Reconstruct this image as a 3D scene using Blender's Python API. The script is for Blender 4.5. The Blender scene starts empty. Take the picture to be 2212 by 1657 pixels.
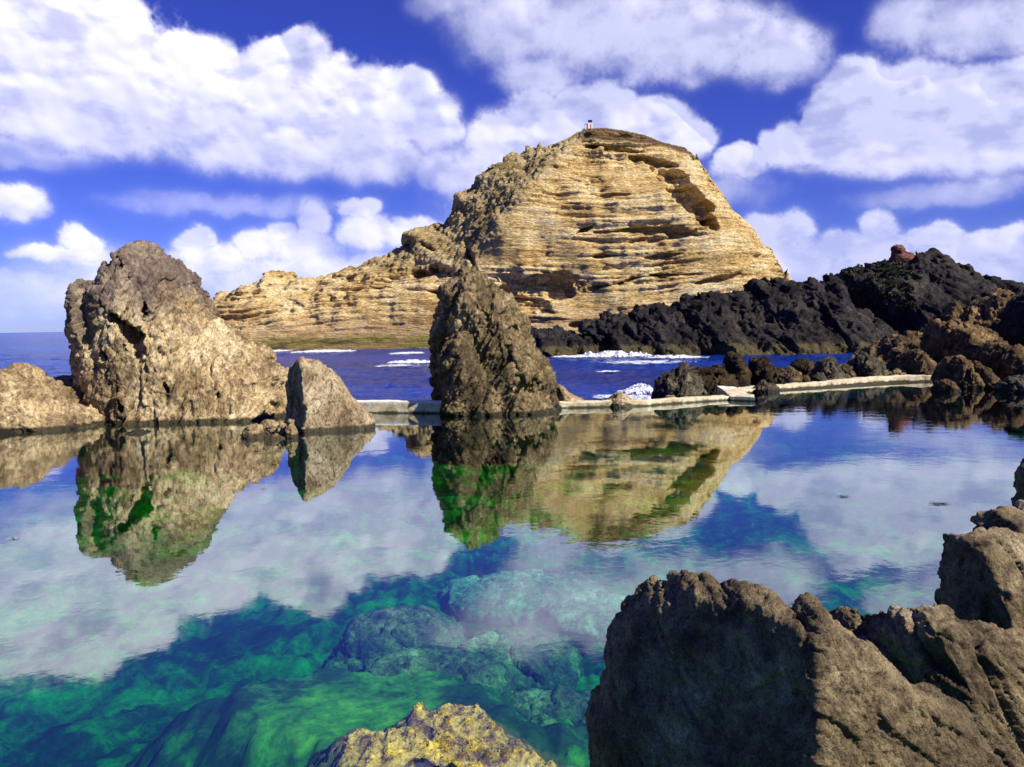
import bpy, math, random, time
import numpy as np
import openvdb
T00 = time.time()
R = math.radians
sc = bpy.context.scene
COL = sc.collection
f32 = np.float32

# ------------------------------------------------------------------ camera
W, H, F = 2212.0, 1657.0, 1841.0
PITCH, ROLL, CAMH = R(3.95), R(0.92), 4.0
CAM = np.array([0.0, 0.0, CAMH])
_f = np.array([0, math.cos(PITCH), -math.sin(PITCH)])
_u0 = np.array([0, math.sin(PITCH), math.cos(PITCH)])
_r0 = np.array([1.0, 0, 0])
_u = _u0*math.cos(ROLL) + _r0*math.sin(ROLL)
_r = _r0*math.cos(ROLL) - _u0*math.sin(ROLL)

def ray(px, py):
    return _f + _r*((px-W/2)/F) - _u*((py-H/2)/F)
def at(px, py, Y):                      # point seen at px,py at forward distance Y
    d = ray(px, py); return CAM + d*(Y/d[1])
def atz(px, py, z):                     # point seen at px,py on the level z
    d = ray(px, py); return CAM + d*((z-CAMH)/d[2])

import mathutils
cam = bpy.data.cameras.new('camera'); co = bpy.data.objects.new('camera', cam)
COL.objects.link(co); sc.camera = co
cam.sensor_width = 36; cam.lens = 36*F/W; cam.clip_start = 0.05; cam.clip_end = 60000
m = mathutils.Matrix(((_r[0], _u[0], -_f[0], 0), (_r[1], _u[1], -_f[1], 0), (_r[2], _u[2], -_f[2], CAMH), (0, 0, 0, 1)))
co.matrix_world = m

# ------------------------------------------------------------------ noise
def _hash(ix, iy, iz, seed):
    h = (ix.astype(np.uint32)*np.uint32(374761393) + iy.astype(np.uint32)*np.uint32(668265263)
         + iz.astype(np.uint32)*np.uint32(2147483647) + np.uint32((seed*974634777) & 0xffffffff))
    h = (h ^ (h >> np.uint32(13)))*np.uint32(1274126177)
    h = (h ^ (h >> np.uint32(16)))*np.uint32(2246822519)
    return h ^ (h >> np.uint32(15))
def _rnd3(h):
    a = (h & np.uint32(1023)).astype(f32)/f32(1023)
    b = ((h >> np.uint32(10)) & np.uint32(1023)).astype(f32)/f32(1023)
    c = ((h >> np.uint32(20)) & np.uint32(1023)).astype(f32)/f32(1023)
    return a, b, c
def perlin(P, seed=0):
    P = P.astype(f32); I = np.floor(P).astype(np.int64); f = (P-I).astype(f32)
    w = f*f*f*(f*(f*6-15)+10); out = np.zeros(len(P), f32)
    for dx in (0, 1):
        for dy in (0, 1):
            for dz in (0, 1):
                a, b, c = _rnd3(_hash(I[:, 0]+dx, I[:, 1]+dy, I[:, 2]+dz, seed))
                g = (a*2-1)*(f[:, 0]-dx) + (b*2-1)*(f[:, 1]-dy) + (c*2-1)*(f[:, 2]-dz)
                wx = w[:, 0] if dx else 1-w[:, 0]; wy = w[:, 1] if dy else 1-w[:, 1]; wz = w[:, 2] if dz else 1-w[:, 2]
                out += g*wx*wy*wz
    return out*1.4
def fbm(P, o=4, seed=0, gain=.5, ridged=False):
    out = np.zeros(len(P), f32); a = 1.0; s = 1.0
    for i in range(o):
        n = perlin(P*f32(s)+f32(i*17.3), seed+i)
        out += a*((1-2*np.abs(n))*.7 if ridged else n)
        a *= gain; s *= 2.07
    return out
def facet(P, seed=0, tilt=1.0):         # angular broken blocks: each cell its own plane
    P = P.astype(f32); I = np.floor(P).astype(np.int64)
    n = len(P); f1 = np.full(n, 9, f32); f2 = np.full(n, 9, f32); val = np.zeros(n, f32)
    for dx in (-1, 0, 1):
        for dy in (-1, 0, 1):
            for dz in (-1, 0, 1):
                J = (I[:, 0]+dx, I[:, 1]+dy, I[:, 2]+dz)
                a, b, c = _rnd3(_hash(*J, seed))
                qx = P[:, 0]-(J[0]+a); qy = P[:, 1]-(J[1]+b); qz = P[:, 2]-(J[2]+c)
                d = qx*qx+qy*qy+qz*qz
                m1 = d < f1
                f2 = np.where(m1, f1, np.minimum(f2, d))
                e, g, h = _rnd3(_hash(*J, seed+77))
                v = (e-.5)*1.0 + tilt*((g*2-1)*qx + (h*2-1)*qz + (2*((g+h) % 1)-1)*qy)
                val = np.where(m1, v, val); f1 = np.where(m1, d, f1)
    return val.astype(f32), (np.sqrt(f2)-np.sqrt(f1)).astype(f32)
def sstep(a, b, x):
    t = np.clip((x-a)/(b-a), 0, 1); return t*t*(3-2*t)

# ------------------------------------------------------------------ mesh helpers
def mesh_from(name, V, Q, mat=None, smooth=True, parent=None, origin=(0, 0, 0), attrs=None):
    V = np.asarray(V, np.float64) - np.asarray(origin, np.float64)
    me = bpy.data.meshes.new(name); k = Q.shape[1]
    me.vertices.add(len(V)); me.vertices.foreach_set('co', V.astype(f32).ravel())
    me.loops.add(len(Q)*k); me.loops.foreach_set('vertex_index', Q.astype(np.int32).ravel())
    me.polygons.add(len(Q)); me.polygons.foreach_set('loop_start', np.arange(0, len(Q)*k, k, dtype=np.int32))
    me.polygons.foreach_set('loop_total', np.full(len(Q), k, np.int32))
    me.polygons.foreach_set('use_smooth', np.full(len(Q), smooth))
    me.update(calc_edges=True)
    for an, av in (attrs or {}).items():
        at_ = me.attributes.new(an, 'FLOAT', 'POINT'); at_.data.foreach_set('value', np.asarray(av, f32))
    if mat: me.materials.append(mat)
    o = bpy.data.objects.new(name, me); COL.objects.link(o)
    if parent: o.parent = parent
    else: o.location = origin
    return o
def grid_quads(nx, ny):
    i = np.arange(nx*ny).reshape(nx, ny)
    return np.stack([i[:-1, :-1], i[1:, :-1], i[1:, 1:], i[:-1, 1:]], -1).reshape(-1, 4)
def compact(V, Q, attrs=None):
    used = np.zeros(len(V), bool); used[Q.ravel()] = True
    idx = np.cumsum(used)-1
    return V[used], idx[Q], {k: v[used] for k, v in (attrs or {}).items()}
def normals_of(V, Q):
    a = V[Q[:, 2]]-V[Q[:, 0]]; b = V[Q[:, 3]]-V[Q[:, 1]]
    n = np.cross(a, b); N = np.zeros_like(V)
    for k in range(4):
        for c in range(3): N[:, c] += np.bincount(Q[:, k], n[:, c], len(V))
    return N/(np.linalg.norm(N, axis=1, keepdims=True)+1e-12)
def tag(o, label=None, cat=None, group=None, kind=None):
    if label: o['label'] = label
    if cat: o['category'] = cat
    if group: o['group'] = group
    if kind: o['kind'] = kind
    return o
def empty(name, loc):
    o = bpy.data.objects.new(name, None); COL.objects.link(o); o.location = loc; o.empty_display_size = .2; return o

def polydist(X, Z, poly):               # signed distance, positive inside
    n = len(poly); d = np.full(X.shape, 1e9, f32); ins = np.zeros(X.shape, bool)
    for i in range(n):
        ax, az = poly[i]; bx, bz = poly[(i+1) % n]
        ex, ez = bx-ax, bz-az; L = ex*ex+ez*ez+1e-12
        t = np.clip(((X-ax)*ex+(Z-az)*ez)/L, 0, 1)
        d = np.minimum(d, (X-ax-t*ex)**2+(Z-az-t*ez)**2)
        c = ((az > Z) != (bz > Z)) & (X < (bx-ax)*(Z-az)/(bz-az+1e-12)+ax)
        ins ^= c
    return np.where(ins, np.sqrt(d), -np.sqrt(d)).astype(f32)

def part(pts, Y, T, Rr=None, p=2.2, low=0.0, shift=None, back=None, front=None, bevel=False):
    """outline seen at distance Y, inflated to half thickness T over the margin Rr; 'low' thickens the foot;
    shift(x,z) bends the middle plane; front(x,z) adds relief to the near side only"""
    P3 = [at(x, y, Y) for x, y in pts]
    if shift is not None:                # every outline point at its own distance on the bent middle plane
        for _ in range(6):
            P3 = [at(x, y, Y+float(shift(np.float64(q[0]), np.float64(q[2])))) for (x, y), q in zip(pts, P3)]
    zl = min(q[2] for q in P3); zh = max(q[2] for q in P3); zc = min(-.02, zl+.35*(zh-zl))
    return dict(poly=[(q[0], q[2]-(6+1.2*(Rr or 3)) if q[2] < zc else q[2]) for q in P3], Y=Y, T=T, R=Rr, p=p, low=low, shift=shift, back=back, front=front, bevel=bevel)
CARVE_R = .38
def fronty(V, px, py, tol, dflt):
    d = ray(px, py); A = V-CAM; k = A[:, 1]/d[1]; e = (A[:, 0]-d[0]*k)**2+(A[:, 2]-d[2]*k)**2
    q = np.where(e < tol*tol)[0]; return A[q, 1].min() if len(q) else dflt
def hollows(V, lst, tol, dflt):
    out = []
    for (px, py, rw, rh, dep, tilt) in lst:
        y = fronty(V, px, py, tol, dflt); out.append((at(px, py, y+dep*.15), (rw*y/F, dep, rh*y/F), R(tilt)))
    return out
def solid(parts, vox, carve=(), zmin=-1.6, bumpy=0.0, seed=1):
    xs = [q[0] for p in parts for q in p['poly']]; zs = [q[1] for p in parts for q in p['poly']]
    pad = vox*4
    x0, x1 = min(xs)-pad, max(xs)+pad; z0, z1 = max(min(zs)-pad, zmin), max(zs)+pad
    y0 = min(p['Y']-p['T']*(1+p['low'])*1.15 for p in parts)-pad; y1 = max(p['Y']+(p['back'] or p['T'])*(1+p['low'])*1.15 for p in parts)+pad
    ex = [c for c in carve]
    X = np.arange(x0, x1, vox, dtype=f32); Y = np.arange(y0, y1, vox, dtype=f32); Z = np.arange(z0, z1, vox, dtype=f32)
    GX, GZ = np.meshgrid(X, Z, indexing='ij')
    sh_ = [p['shift'](GX, GZ)[(polydist(GX, GZ, p['poly']) > -vox)] for p in parts if p['shift'] is not None]
    if sh_:
        Y = np.arange(y0+min(0, min(q.min() for q in sh_)), y1+max(0, max(q.max() for q in sh_)), vox, dtype=f32)
    Fd = np.full((len(X), len(Y), len(Z)), 1e3, f32)
    for p in parts:
        d = polydist(GX, GZ, p['poly'])
        if bumpy:
            n = perlin(np.stack([GX.ravel()/(vox*9), GX.ravel()*0+p['Y'], GZ.ravel()/(vox*9)], -1), seed).reshape(GX.shape)
            n2 = perlin(np.stack([GX.ravel()/(vox*3.7), GX.ravel()*0+p['Y'], GZ.ravel()/(vox*3.7)], -1), seed+3).reshape(GX.shape)
            d = d+bumpy*(n+.5*n2)
        pw = max(q[0] for q in p['poly'])-min(q[0] for q in p['poly'])
        Rr = p['R'] or pw*.33
        s = np.clip(d/Rr, 0, 1); sh = (1-(1-s)**p['p'])**(1/p['p'])
        zt = max(q[1] for q in p['poly'])
        k = 1+p['low']*np.clip(1-(GZ)/max(zt, .1), 0, 1.3)
        t = np.where(d > 0, p['T']*sh*k, d); tb = np.where(d > 0, np.minimum(d*.8, p['back'] or p['T']) if p['bevel'] else (p['back'] or p['T'])*sh*k, d)
        if p['front'] is not None: t = np.where(d > 0, np.maximum(t+sh*p['front'](GX, GZ), .02), t)
        yc = p['Y']+(p['shift'](GX, GZ) if p['shift'] is not None else 0*GX)
        D = Y[None, :, None]-yc[:, None, :]
        Fd = np.minimum(Fd, np.maximum(-D-t[:, None, :], D-tb[:, None, :]))
    if ex:                               # hollows: ellipsoids (centre, radii[, tilt in the picture plane]), ragged outline
        rg2 = (perlin(np.stack([GX.ravel()/(vox*14), GX.ravel()*0, GZ.ravel()/(vox*9)], -1), seed+31)+.6*perlin(np.stack([GX.ravel()/(vox*5), GX.ravel()*0, GZ.ravel()/(vox*4)], -1), seed+32)).reshape(GX.shape)
    for (c, r, *rot) in ex:
        a = rot[0] if rot else 0.0; m_ = max(r)*1.5
        i0, i1 = np.searchsorted(X, (c[0]-m_, c[0]+m_)); j0, j1 = np.searchsorted(Y, (c[1]-m_, c[1]+m_)); k0, k1 = np.searchsorted(Z, (c[2]-m_, c[2]+m_))
        if i1 <= i0 or j1 <= j0 or k1 <= k0: continue
        dx = X[i0:i1, None, None]-f32(c[0]); dy = Y[None, j0:j1, None]-f32(c[1]); dz = Z[None, None, k0:k1]-f32(c[2])
        ux = dx*math.cos(a)+dz*math.sin(a); uz = -dx*math.sin(a)+dz*math.cos(a)
        e = (np.sqrt((ux/r[0])**2+(dy/r[1])**2+(uz/r[2])**2)-1+CARVE_R*rg2[i0:i1, None, k0:k1])*min(r)
        Fd[i0:i1, j0:j1, k0:k1] = np.maximum(Fd[i0:i1, j0:j1, k0:k1], -e)
    Fd[0], Fd[-1] = 1, 1; Fd[:, 0], Fd[:, -1] = 1, 1; Fd[:, :, 0], Fd[:, :, -1] = 1, 1
    Fd = np.clip(Fd, -4*vox, 4*vox)
    g = openvdb.FloatGrid(float(4*vox)); g.copyFromArray(Fd)
    V, Tr, Q = g.convertToPolygons(isovalue=0.0)
    V = V.astype(np.float64)*vox+np.array([x0, y0, z0]); Q = Q.astype(np.int64)
    for _ in range(2):                   # relax the stair steps
        S = np.zeros_like(V); n = np.zeros(len(V))
        for k in range(4):
            for j in (1, 3):
                q = Q[:, (k+j) % 4]
                n += np.bincount(Q[:, k], minlength=len(V))
                for c in range(3): S[:, c] += np.bincount(Q[:, k], V[q, c], len(V))
        V = V*.4+.6*S/n[:, None]
    N = normals_of(V, Q)
    c = V.mean(0)
    if ((V-c)*N).sum() < 0: Q = Q[:, ::-1]; N = -N
    return V, Q, N
def rotm(ax, ay, az):
    return np.array(mathutils.Euler((R(ax), R(ay), R(az))).to_matrix())
def roughen(V, N, L, a, rot=(0, 0, 0), an=(1, 1, 1), seed=0, oct=3, fb=.35, crack=.25, lac=2.6, gain=.45, warp=.35, env=None):
    """broken rock relief: L size of the biggest blocks, a their relief, an stretch along rotated axes"""
    M = rotm(*rot).T; P0 = (V @ M.T)/(L*np.array(an))
    w = np.stack([perlin(P0*1.3+9*i, seed+50+i) for i in range(3)], -1)
    P0 = P0+warp*w
    d = np.zeros(len(V)); s = 1.0; am = a
    for i in range(oct):
        v, e = facet(P0*s+i*5.1, seed+i*7)
        d += am*(v-crack*np.exp(-e/.07)); s *= lac; am *= gain
    d += fb*a*fbm(P0*1.7, 5, seed+99, ridged=True)
    if env is not None: d *= env
    return V+N*d[:, None]

# ------------------------------------------------------------------ materials
class NT:
    def __init__(s, name):
        s.m = bpy.data.materials.new(name); s.m.use_nodes = True; s.t = s.m.node_tree; s.t.nodes.clear()
        s.out = s.n('ShaderNodeOutputMaterial')
    def n(s, typ, **k):
        nd = s.t.nodes.new(typ)
        for a, b in k.items():
            if a.startswith('_'): nd.inputs[int(a[1:])].default_value = b
            else: setattr(nd, a, b)
        return nd
    def l(s, a, b): s.t.links.new(a, b)
    def noise(s, vec, scale, detail=5, rough=.6, dist=0.0):
        nd = s.n('ShaderNodeTexNoise'); s.l(vec, nd.inputs['Vector'])
        nd.inputs['Scale'].default_value = scale; nd.inputs['Detail'].default_value = detail
        nd.inputs['Roughness'].default_value = rough; nd.inputs['Distortion'].default_value = dist
        return nd.outputs['Fac']
    def math(s, op, a, b=None, c=None, clamp=False):
        nd = s.n('ShaderNodeMath', operation=op, use_clamp=clamp)
        for i, x in enumerate((a, b, c)):
            if x is None: continue
            if isinstance(x, (int, float)): nd.inputs[i].default_value = x
            else: s.l(x, nd.inputs[i])
        return nd.outputs[0]
    def mr(s, v, a, b, c=0.0, d=1.0):
        nd = s.n('ShaderNodeMapRange', interpolation_type='SMOOTHSTEP')
        s.l(v, nd.inputs[0])
        for i, x in enumerate((a, b, c, d)): nd.inputs[i+1].default_value = x
        return nd.outputs[0]
    def ramp(s, v, stops):
        nd = s.n('ShaderNodeValToRGB'); cr = nd.color_ramp
        while len(cr.elements) < len(stops): cr.elements.new(.5)
        for e, (p, c) in zip(cr.elements, stops): e.position = p; e.color = (*c, 1)
        s.l(v, nd.inputs[0]); return nd.outputs[0]
    def mix(s, f, a, b, blend='MIX'):
        nd = s.n('ShaderNodeMix', data_type='RGBA', blend_type=blend)
        for i, x in ((0, f), (6, a), (7, b)):
            if isinstance(x, (int, float)): nd.inputs[i].default_value = x
            elif isinstance(x, tuple): nd.inputs[i].default_value = (*x, 1)
            else: s.l(x, nd.inputs[i])
        return nd.outputs[2]

def rock_mat(name, stops, _a=0, *aa, **kk):
    return _rock_mat(name, stops, _a or 1.0, *aa, **kk)
def _rock_mat(name, stops, scale=1.0, bump=.02, fine=40, stain=None, wet=True, wetcol=(.02, .022, .015), wetz=.22, stretch=(1, 1, 1), rot=(0, 0, 0), moss=None, spec=.25, band=None, speck=1.0, lines=None):
    n = NT(name); tc = n.n('ShaderNodeTexCoord'); mp = n.n('ShaderNodeMapping')
    mp.inputs['Rotation'].default_value = tuple(R(a) for a in rot); mp.inputs['Scale'].default_value = stretch
    n.l(tc.outputs['Object'], mp.inputs['Vector']); v = mp.outputs[0]
    big = n.noise(v, .55*scale, 6, .62, .6); mid = n.noise(v, 3.1*scale, 8, .7, .3); fin = n.noise(v, fine, 5, .7)
    k = n.math('ADD', n.math('MULTIPLY', big, .6), n.math('MULTIPLY', mid, .4))
    k = n.math('ADD', n.math('MULTIPLY', n.math('SUBTRACT', k, .5), 3.2), .5, clamp=True)
    col = n.ramp(k, stops)
    col = n.mix(.85*speck, col, n.ramp(fin, [(.36, (.30, .28, .27)), (.47, (.9, .9, .9)), (.56, (1.05, 1.05, 1.05)), (.68, (1.5, 1.45, 1.4))]), 'MULTIPLY')
    sp_ = n.noise(v, fine*.33, 4, .75, .8)
    col = n.mix(.7*speck, col, n.ramp(sp_, [(.38, (.38, .35, .33)), (.47, (1, 1, 1)), (.60, (1.1, 1.1, 1.1)), (.68, (1.4, 1.38, 1.3))]), 'MULTIPLY')
    ln = None
    if lines:                            # fine bedding
        ml = n.n('ShaderNodeMapping'); ml.inputs['Scale'].default_value = lines; n.l(tc.outputs['Object'], ml.inputs['Vector'])
        ln = n.noise(ml.outputs[0], 1.0, 6, .62, .35); l2 = n.noise(ml.outputs[0], 3.1, 4, .6, .3)
        ln = n.math('ADD', n.math('MULTIPLY', ln, .6), n.math('MULTIPLY', l2, .4))
        lf = n.ramp(ln, [(.37, (.42, .34, .26)), (.45, (.95, .92, .88)), (.55, (1.08, 1.08, 1.08)), (.64, (1.25, 1.25, 1.2))])
        col = n.mix(.62, col, lf, 'MULTIPLY')
    if stain:
        sn = n.noise(v, .9*scale, 7, .68, 1.0)
        col = n.mix(n.mr(sn, stain[1], stain[1]+.13), col, stain[0])
    if moss:
        g = n.n('ShaderNodeNewGeometry'); sx = n.n('ShaderNodeSeparateXYZ'); n.l(g.outputs['Normal'], sx.inputs[0])
        mm = n.math('MULTIPLY', n.mr(n.noise(v, moss[1], 6, .7), .44, .58), moss[2])
        col = n.mix(mm, col, moss[0])
    if band:                              # (attribute, colour): a differently coloured zone of the same rock
        for an, c in band:
            a_ = n.n('ShaderNodeAttribute', attribute_name=an)
            col = n.mix(a_.outputs['Fac'], col, n.ramp(k, c))
            col = n.mix(.35, col, n.ramp(fin, [(.3, (.6, .6, .6)), (.6, (1.1, 1.1, 1.1))]), 'MULTIPLY')
    rough = .9
    b = n.n('ShaderNodeBsdfPrincipled')
    b.inputs['Roughness'].default_value = .88; b.inputs['Specular IOR Level'].default_value = spec
    if wet:
        g2 = n.n('ShaderNodeNewGeometry'); s2 = n.n('ShaderNodeSeparateXYZ'); n.l(g2.outputs['Position'], s2.inputs[0])
        zz = n.math('ADD', s2.outputs[2], n.math('MULTIPLY', n.math('SUBTRACT', mid, .5), wetz*1.2))
        wf = n.mr(zz, wetz*.55, wetz, 1.0, 0.0)
        col = n.mix(n.math('MULTIPLY', wf, .85), col, wetcol)
    n.l(col, b.inputs['Base Color'])
    vo = n.n('ShaderNodeTexVoronoi', feature='DISTANCE_TO_EDGE'); n.l(v, vo.inputs['Vector']); vo.inputs['Scale'].default_value = 2.2*scale*2
    ck = n.mr(vo.outputs['Distance'], 0.0, .05)
    hgt = n.math('ADD', n.math('ADD', n.math('MULTIPLY', mid, 1.6), n.math('MULTIPLY', fin, .55)), n.math('MULTIPLY', ck, .12))
    if ln is not None: hgt = n.math('ADD', hgt, n.math('MULTIPLY', ln, 1.7))
    bp = n.n('ShaderNodeBump'); bp.inputs['Strength'].default_value = 1.0; bp.inputs['Distance'].default_value = bump
    n.l(hgt, bp.inputs['Height']); n.l(bp.outputs[0], b.inputs['Normal']); n.l(b.outputs[0], n.out.inputs[0])
    return n.m

M = {}
M['tan'] = rock_mat('tan_lava_rock', [(.12, (.13, .085, .045)), (.42, (.32, .23, .12)), (.62, (.50, .38, .20)), (.85, (.66, .52, .30))], .9, .10, 9,
                    stain=((.12, .085, .075), .60), stretch=(1, 1, .8), rot=(0, 25, 0))
M['grey'] = rock_mat('grey_slab_rock', [(.15, (.18, .12, .07)), (.45, (.34, .26, .15)), (.8, (.50, .41, .26))], 1.0, .06, 10, stretch=(1, 1, .5), rot=(0, 35, 0))
M['olive'] = rock_mat('olive_brown_rock', [(.15, (.06, .045, .025)), (.45, (.17, .125, .06)), (.66, (.30, .22, .11)), (.9, (.48, .37, .2))], 1.1, .10, 9,
                      stain=((.075, .08, .04), .55), stretch=(1, 1, .6), rot=(0, -35, 0))
M['brown'] = rock_mat('brown_weathered_rock', [(.15, (.035, .025, .018)), (.45, (.12, .075, .035)), (.68, (.24, .155, .065)), (.9, (.38, .26, .12))], 1.0, .12, 8, wetz=.35)
M['dark'] = rock_mat('black_basalt', [(.15, (.008, .007, .009)), (.45, (.028, .024, .026)), (.7, (.055, .045, .042)), (.92, (.10, .085, .06))], .25, .5, 1.3,
                     stain=((.055, .022, .015), .60), wetcol=(.12, .095, .04), wetz=1.1)
M['crag'] = rock_mat('dark_craggy_rock', [(.15, (.02, .018, .015)), (.45, (.075, .065, .045)), (.7, (.17, .145, .09)), (.92, (.28, .24, .16))], 1.2, .08, 9)
M['weed'] = rock_mat('weed_covered_rock', [(.2, (.012, .008, .004)), (.5, (.05, .032, .012)), (.8, (.12, .075, .028))], 1.6, .14, 14)
M['fore'] = rock_mat('rough_foreground_rock', [(.15, (.06, .044, .026)), (.45, (.18, .135, .075)), (.7, (.32, .25, .14)), (.92, (.52, .44, .28))], 2.2, .032, 62,
                     stain=((.15, .085, .05), .66), wet=False)
M['sub'] = rock_mat('submerged_boulder', [(.15, (.04, .04, .03)), (.45, (.11, .11, .08)), (.6, (.17, .20, .07)), (.78, (.30, .32, .14)), (.95, (.6, .58, .36))], 1.5, .03, 20, wet=False)

M['subp'] = rock_mat('pale_submerged_boulder', [(.15, (.07, .08, .05)), (.45, (.18, .19, .11)), (.68, (.42, .43, .28)), (.95, (.75, .75, .55))], 1.2, .03, 20, wet=False)

# ------------------------------------------------------------------ rocks
def place(name, V, Q, mat, label, cat, group=None, kind=None, attrs=None):
    c = (float(V[:, 0].mean()), float(V[:, 1].mean()), 0.0)
    o = mesh_from(name, V, Q, mat, origin=c, attrs=attrs)
    return tag(o, label, cat, group, kind)
def z1(pts): return [(x*.3677, 451.8+y*.3677) for x, y in pts]
def z2(pts): return [(813.2+x*.3677, 451.8+y*.3677) for x, y in pts]
def z3(pts): return [(1355.4+x*.3873, 497+y*.3873) for x, y in pts]
def z4(pts): return [(1218+x*.4493, 1024.7+y*.4493) for x, y in pts]
def z5(pts): return [(451.8+x*.3273, 225.9+y*.3273) for x, y in pts]
def z6(pts): return [(1084.3+x*.3273, 225.9+y*.3273) for x, y in pts]
def rock(name, pts, Y, T, vox, mat, label, L, a, cat='rock', group=None, kind=None, carve=(), Rr=None, low=.3, rot=(0, 0, 0), an=(1, 1, 1),
         seed=1, oct=3, fb=.35, crack=.25, bumpy=0, extra=(), shift=None, front=None, back=None, p=2.2, zmin=-1.6, env=None, name2=None):
    ps = [part(pts, Y, T, Rr, p, low, shift, back, front)]+list(extra)
    V, Q, N = solid(ps, vox, carve, zmin, bumpy, seed)
    V = roughen(V, N, L, a, rot, an, seed, oct, fb, crack, env=(env(V) if env else None))
    return place(name, V, Q, mat, label, cat, group, kind)

# --- the big left stack: a main tooth and a lower fin in front of it on the left, a dark cleft between
main = z1([(700, 1390), (640, 1270), (600, 1130), (560, 980), (545, 820), (560, 640), (545, 440), (550, 420), (610, 395), (615, 340), (650, 300), (690, 300), (680, 260), (700, 230), (740, 230), (790, 195), (850, 205),
           (910, 230), (940, 260), (1000, 290), (1060, 315), (1070, 345), (1110, 355), (1118, 405), (1120, 450), (1160, 510), (1200, 560), (1240, 620), (1290, 670), (1350, 720), (1430, 780),
           (1520, 820), (1580, 880), (1640, 920), (1675, 960), (1680, 1010), (1670, 1060), (1665, 1150), (1650, 1300), (1640, 1390)])
fin = z1([(640, 1390), (600, 1220), (560, 1130), (500, 1010), (470, 930), (440, 800), (410, 700), (405, 690), (430, 650), (408, 560), (420, 500), (415, 440), (430, 430), (460, 420), (500, 440), (535, 445),
          (560, 540), (620, 630), (680, 720), (760, 800), (840, 880), (880, 960), (900, 1100), (910, 1240), (900, 1390)])
wedge = z1([(860, 1390), (850, 1150), (870, 970), (930, 960), (1100, 980), (1300, 990), (1500, 1020), (1640, 1080), (1660, 1200), (1640, 1390)])
shelf = z1([(640, 1390), (560, 700), (600, 600), (700, 720), (860, 900), (900, 1390)])
def tuck(ps, cx, k, dy): return [(cx+(x_-cx)*k, y_+dy) for x_, y_ in ps]
main = tuck(main, 375, .965, 5); fin = tuck(fin, 300, .97, 5)
SP = [part(main, 40.2, 3.4, 2.6, 2.0, .25, shift=lambda x, z: .10*(x+16)), part(fin, 38.6, 1.7, 1.3, 2.0, .35), part(wedge, 38.6, 1.9, 1.6, 2, .2)]
V, Q, N = solid(SP, .16, bumpy=.10, seed=5)
def zp(x, y): return z1([(x, y)])[0]
HS = hollows(V, [(*zp(560, 470), 5, 16, .8, 15), (*zp(600, 560), 6, 22, .9, 25), (*zp(665, 640), 10, 20, 1.0, 40), (*zp(730, 700), 15, 24, 1.2, 40), (*zp(790, 760), 17, 28, 1.3, 25), (*zp(825, 840), 12, 26, 1.3, 14),
                 (*zp(858, 930), 6, 22, 1.0, 14), (*zp(700, 330), 4, 18, .6, 20), (*zp(760, 420), 4, 24, .5, 18), (*zp(830, 560), 5, 26, .5, 14), (*zp(1100, 480), 4, 16, .5, 30), (*zp(960, 760), 4, 22, .5, 30),
                 (*zp(1270, 1080), 4, 16, .4, 24), (*zp(980, 1060), 5, 16, .5, 24), (*zp(700, 1150), 4, 24, .5, 14), (*zp(600, 850), 4, 22, .5, 20)], .25, 37)
V, Q, N = solid(SP, .052, carve=HS, bumpy=.10, seed=5)
V = roughen(V, N, 1.5, .26, (0, 28, 10), (.6, 1, 2.0), 11, 4, .5, .4)
M['stack'] = rock_mat('tan_stack_rock', [(.12, (.16, .10, .05)), (.42, (.40, .29, .15)), (.62, (.60, .46, .25)), (.85, (.76, .62, .38))], .9, .12, 9, stain=((.16, .10, .08), .60), rot=(0, 28, 0), stretch=(1, 1, .6),
    band=[('crown', [(.2, (.085, .06, .055)), (.5, (.20, .15, .12)), (.8, (.36, .28, .20))])])
cr_ = sstep(3.6, 6.4, V[:, 2]+1.6*fbm(V/1.6, 4, 15)-.28*(V[:, 0]+15))*.9
place('sea_stack', V, Q, M['stack'], 'tallest tan rock stack, with a lower fin and a dark cleft on its left', 'rock', attrs={'crown': cr_})

rock('boulder', z1([(10, 1420), (15, 1200), (20, 1080), (40, 960), (80, 915), (120, 912), (160, 940), (200, 1000), (240, 1025), (290, 1040), (340, 1060), (380, 1100), (430, 1150), (480, 1150), (530, 1180), (590, 1230), (655, 1275), (640, 1420)]),
     36.6, 2.3, .05, M['tan'], 'low rounded tan rock in front of the sea, left of the tallest stack', 1.2, .2, low=.15, rot=(0, 20, 0), seed=21, bumpy=.06)
rock('boulder', z1([(200, 1400), (240, 1025), (330, 1020), (350, 992), (400, 985), (470, 975), (500, 1030), (560, 1140), (660, 1260), (660, 1400)]),
     41.5, 1.6, .055, M['tan'], 'flat topped tan rock filling the gap behind the low rounded rock and the tallest stack', 1.2, .2, seed=23, bumpy=.06)
rock('boulder', z1([(-260, 1420), (-240, 1000), (-120, 940), (0, 958), (14, 975), (22, 1060), (20, 1180), (12, 1300), (5, 1420)]),
     35.6, 1.8, .055, M['tan'], 'tan rock cut off by the left edge of the picture', 1.2, .2, seed=24, bumpy=.06)
rock('boulder', [(-60, 950), (-60, 936), (0, 931), (22, 934), (30, 945), (20, 1000), (-60, 1000)], 33.6, .9, .03, M['weed'], 'flat dark weedy ledge at the water in the left corner', .5, .08, seed=25)

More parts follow.
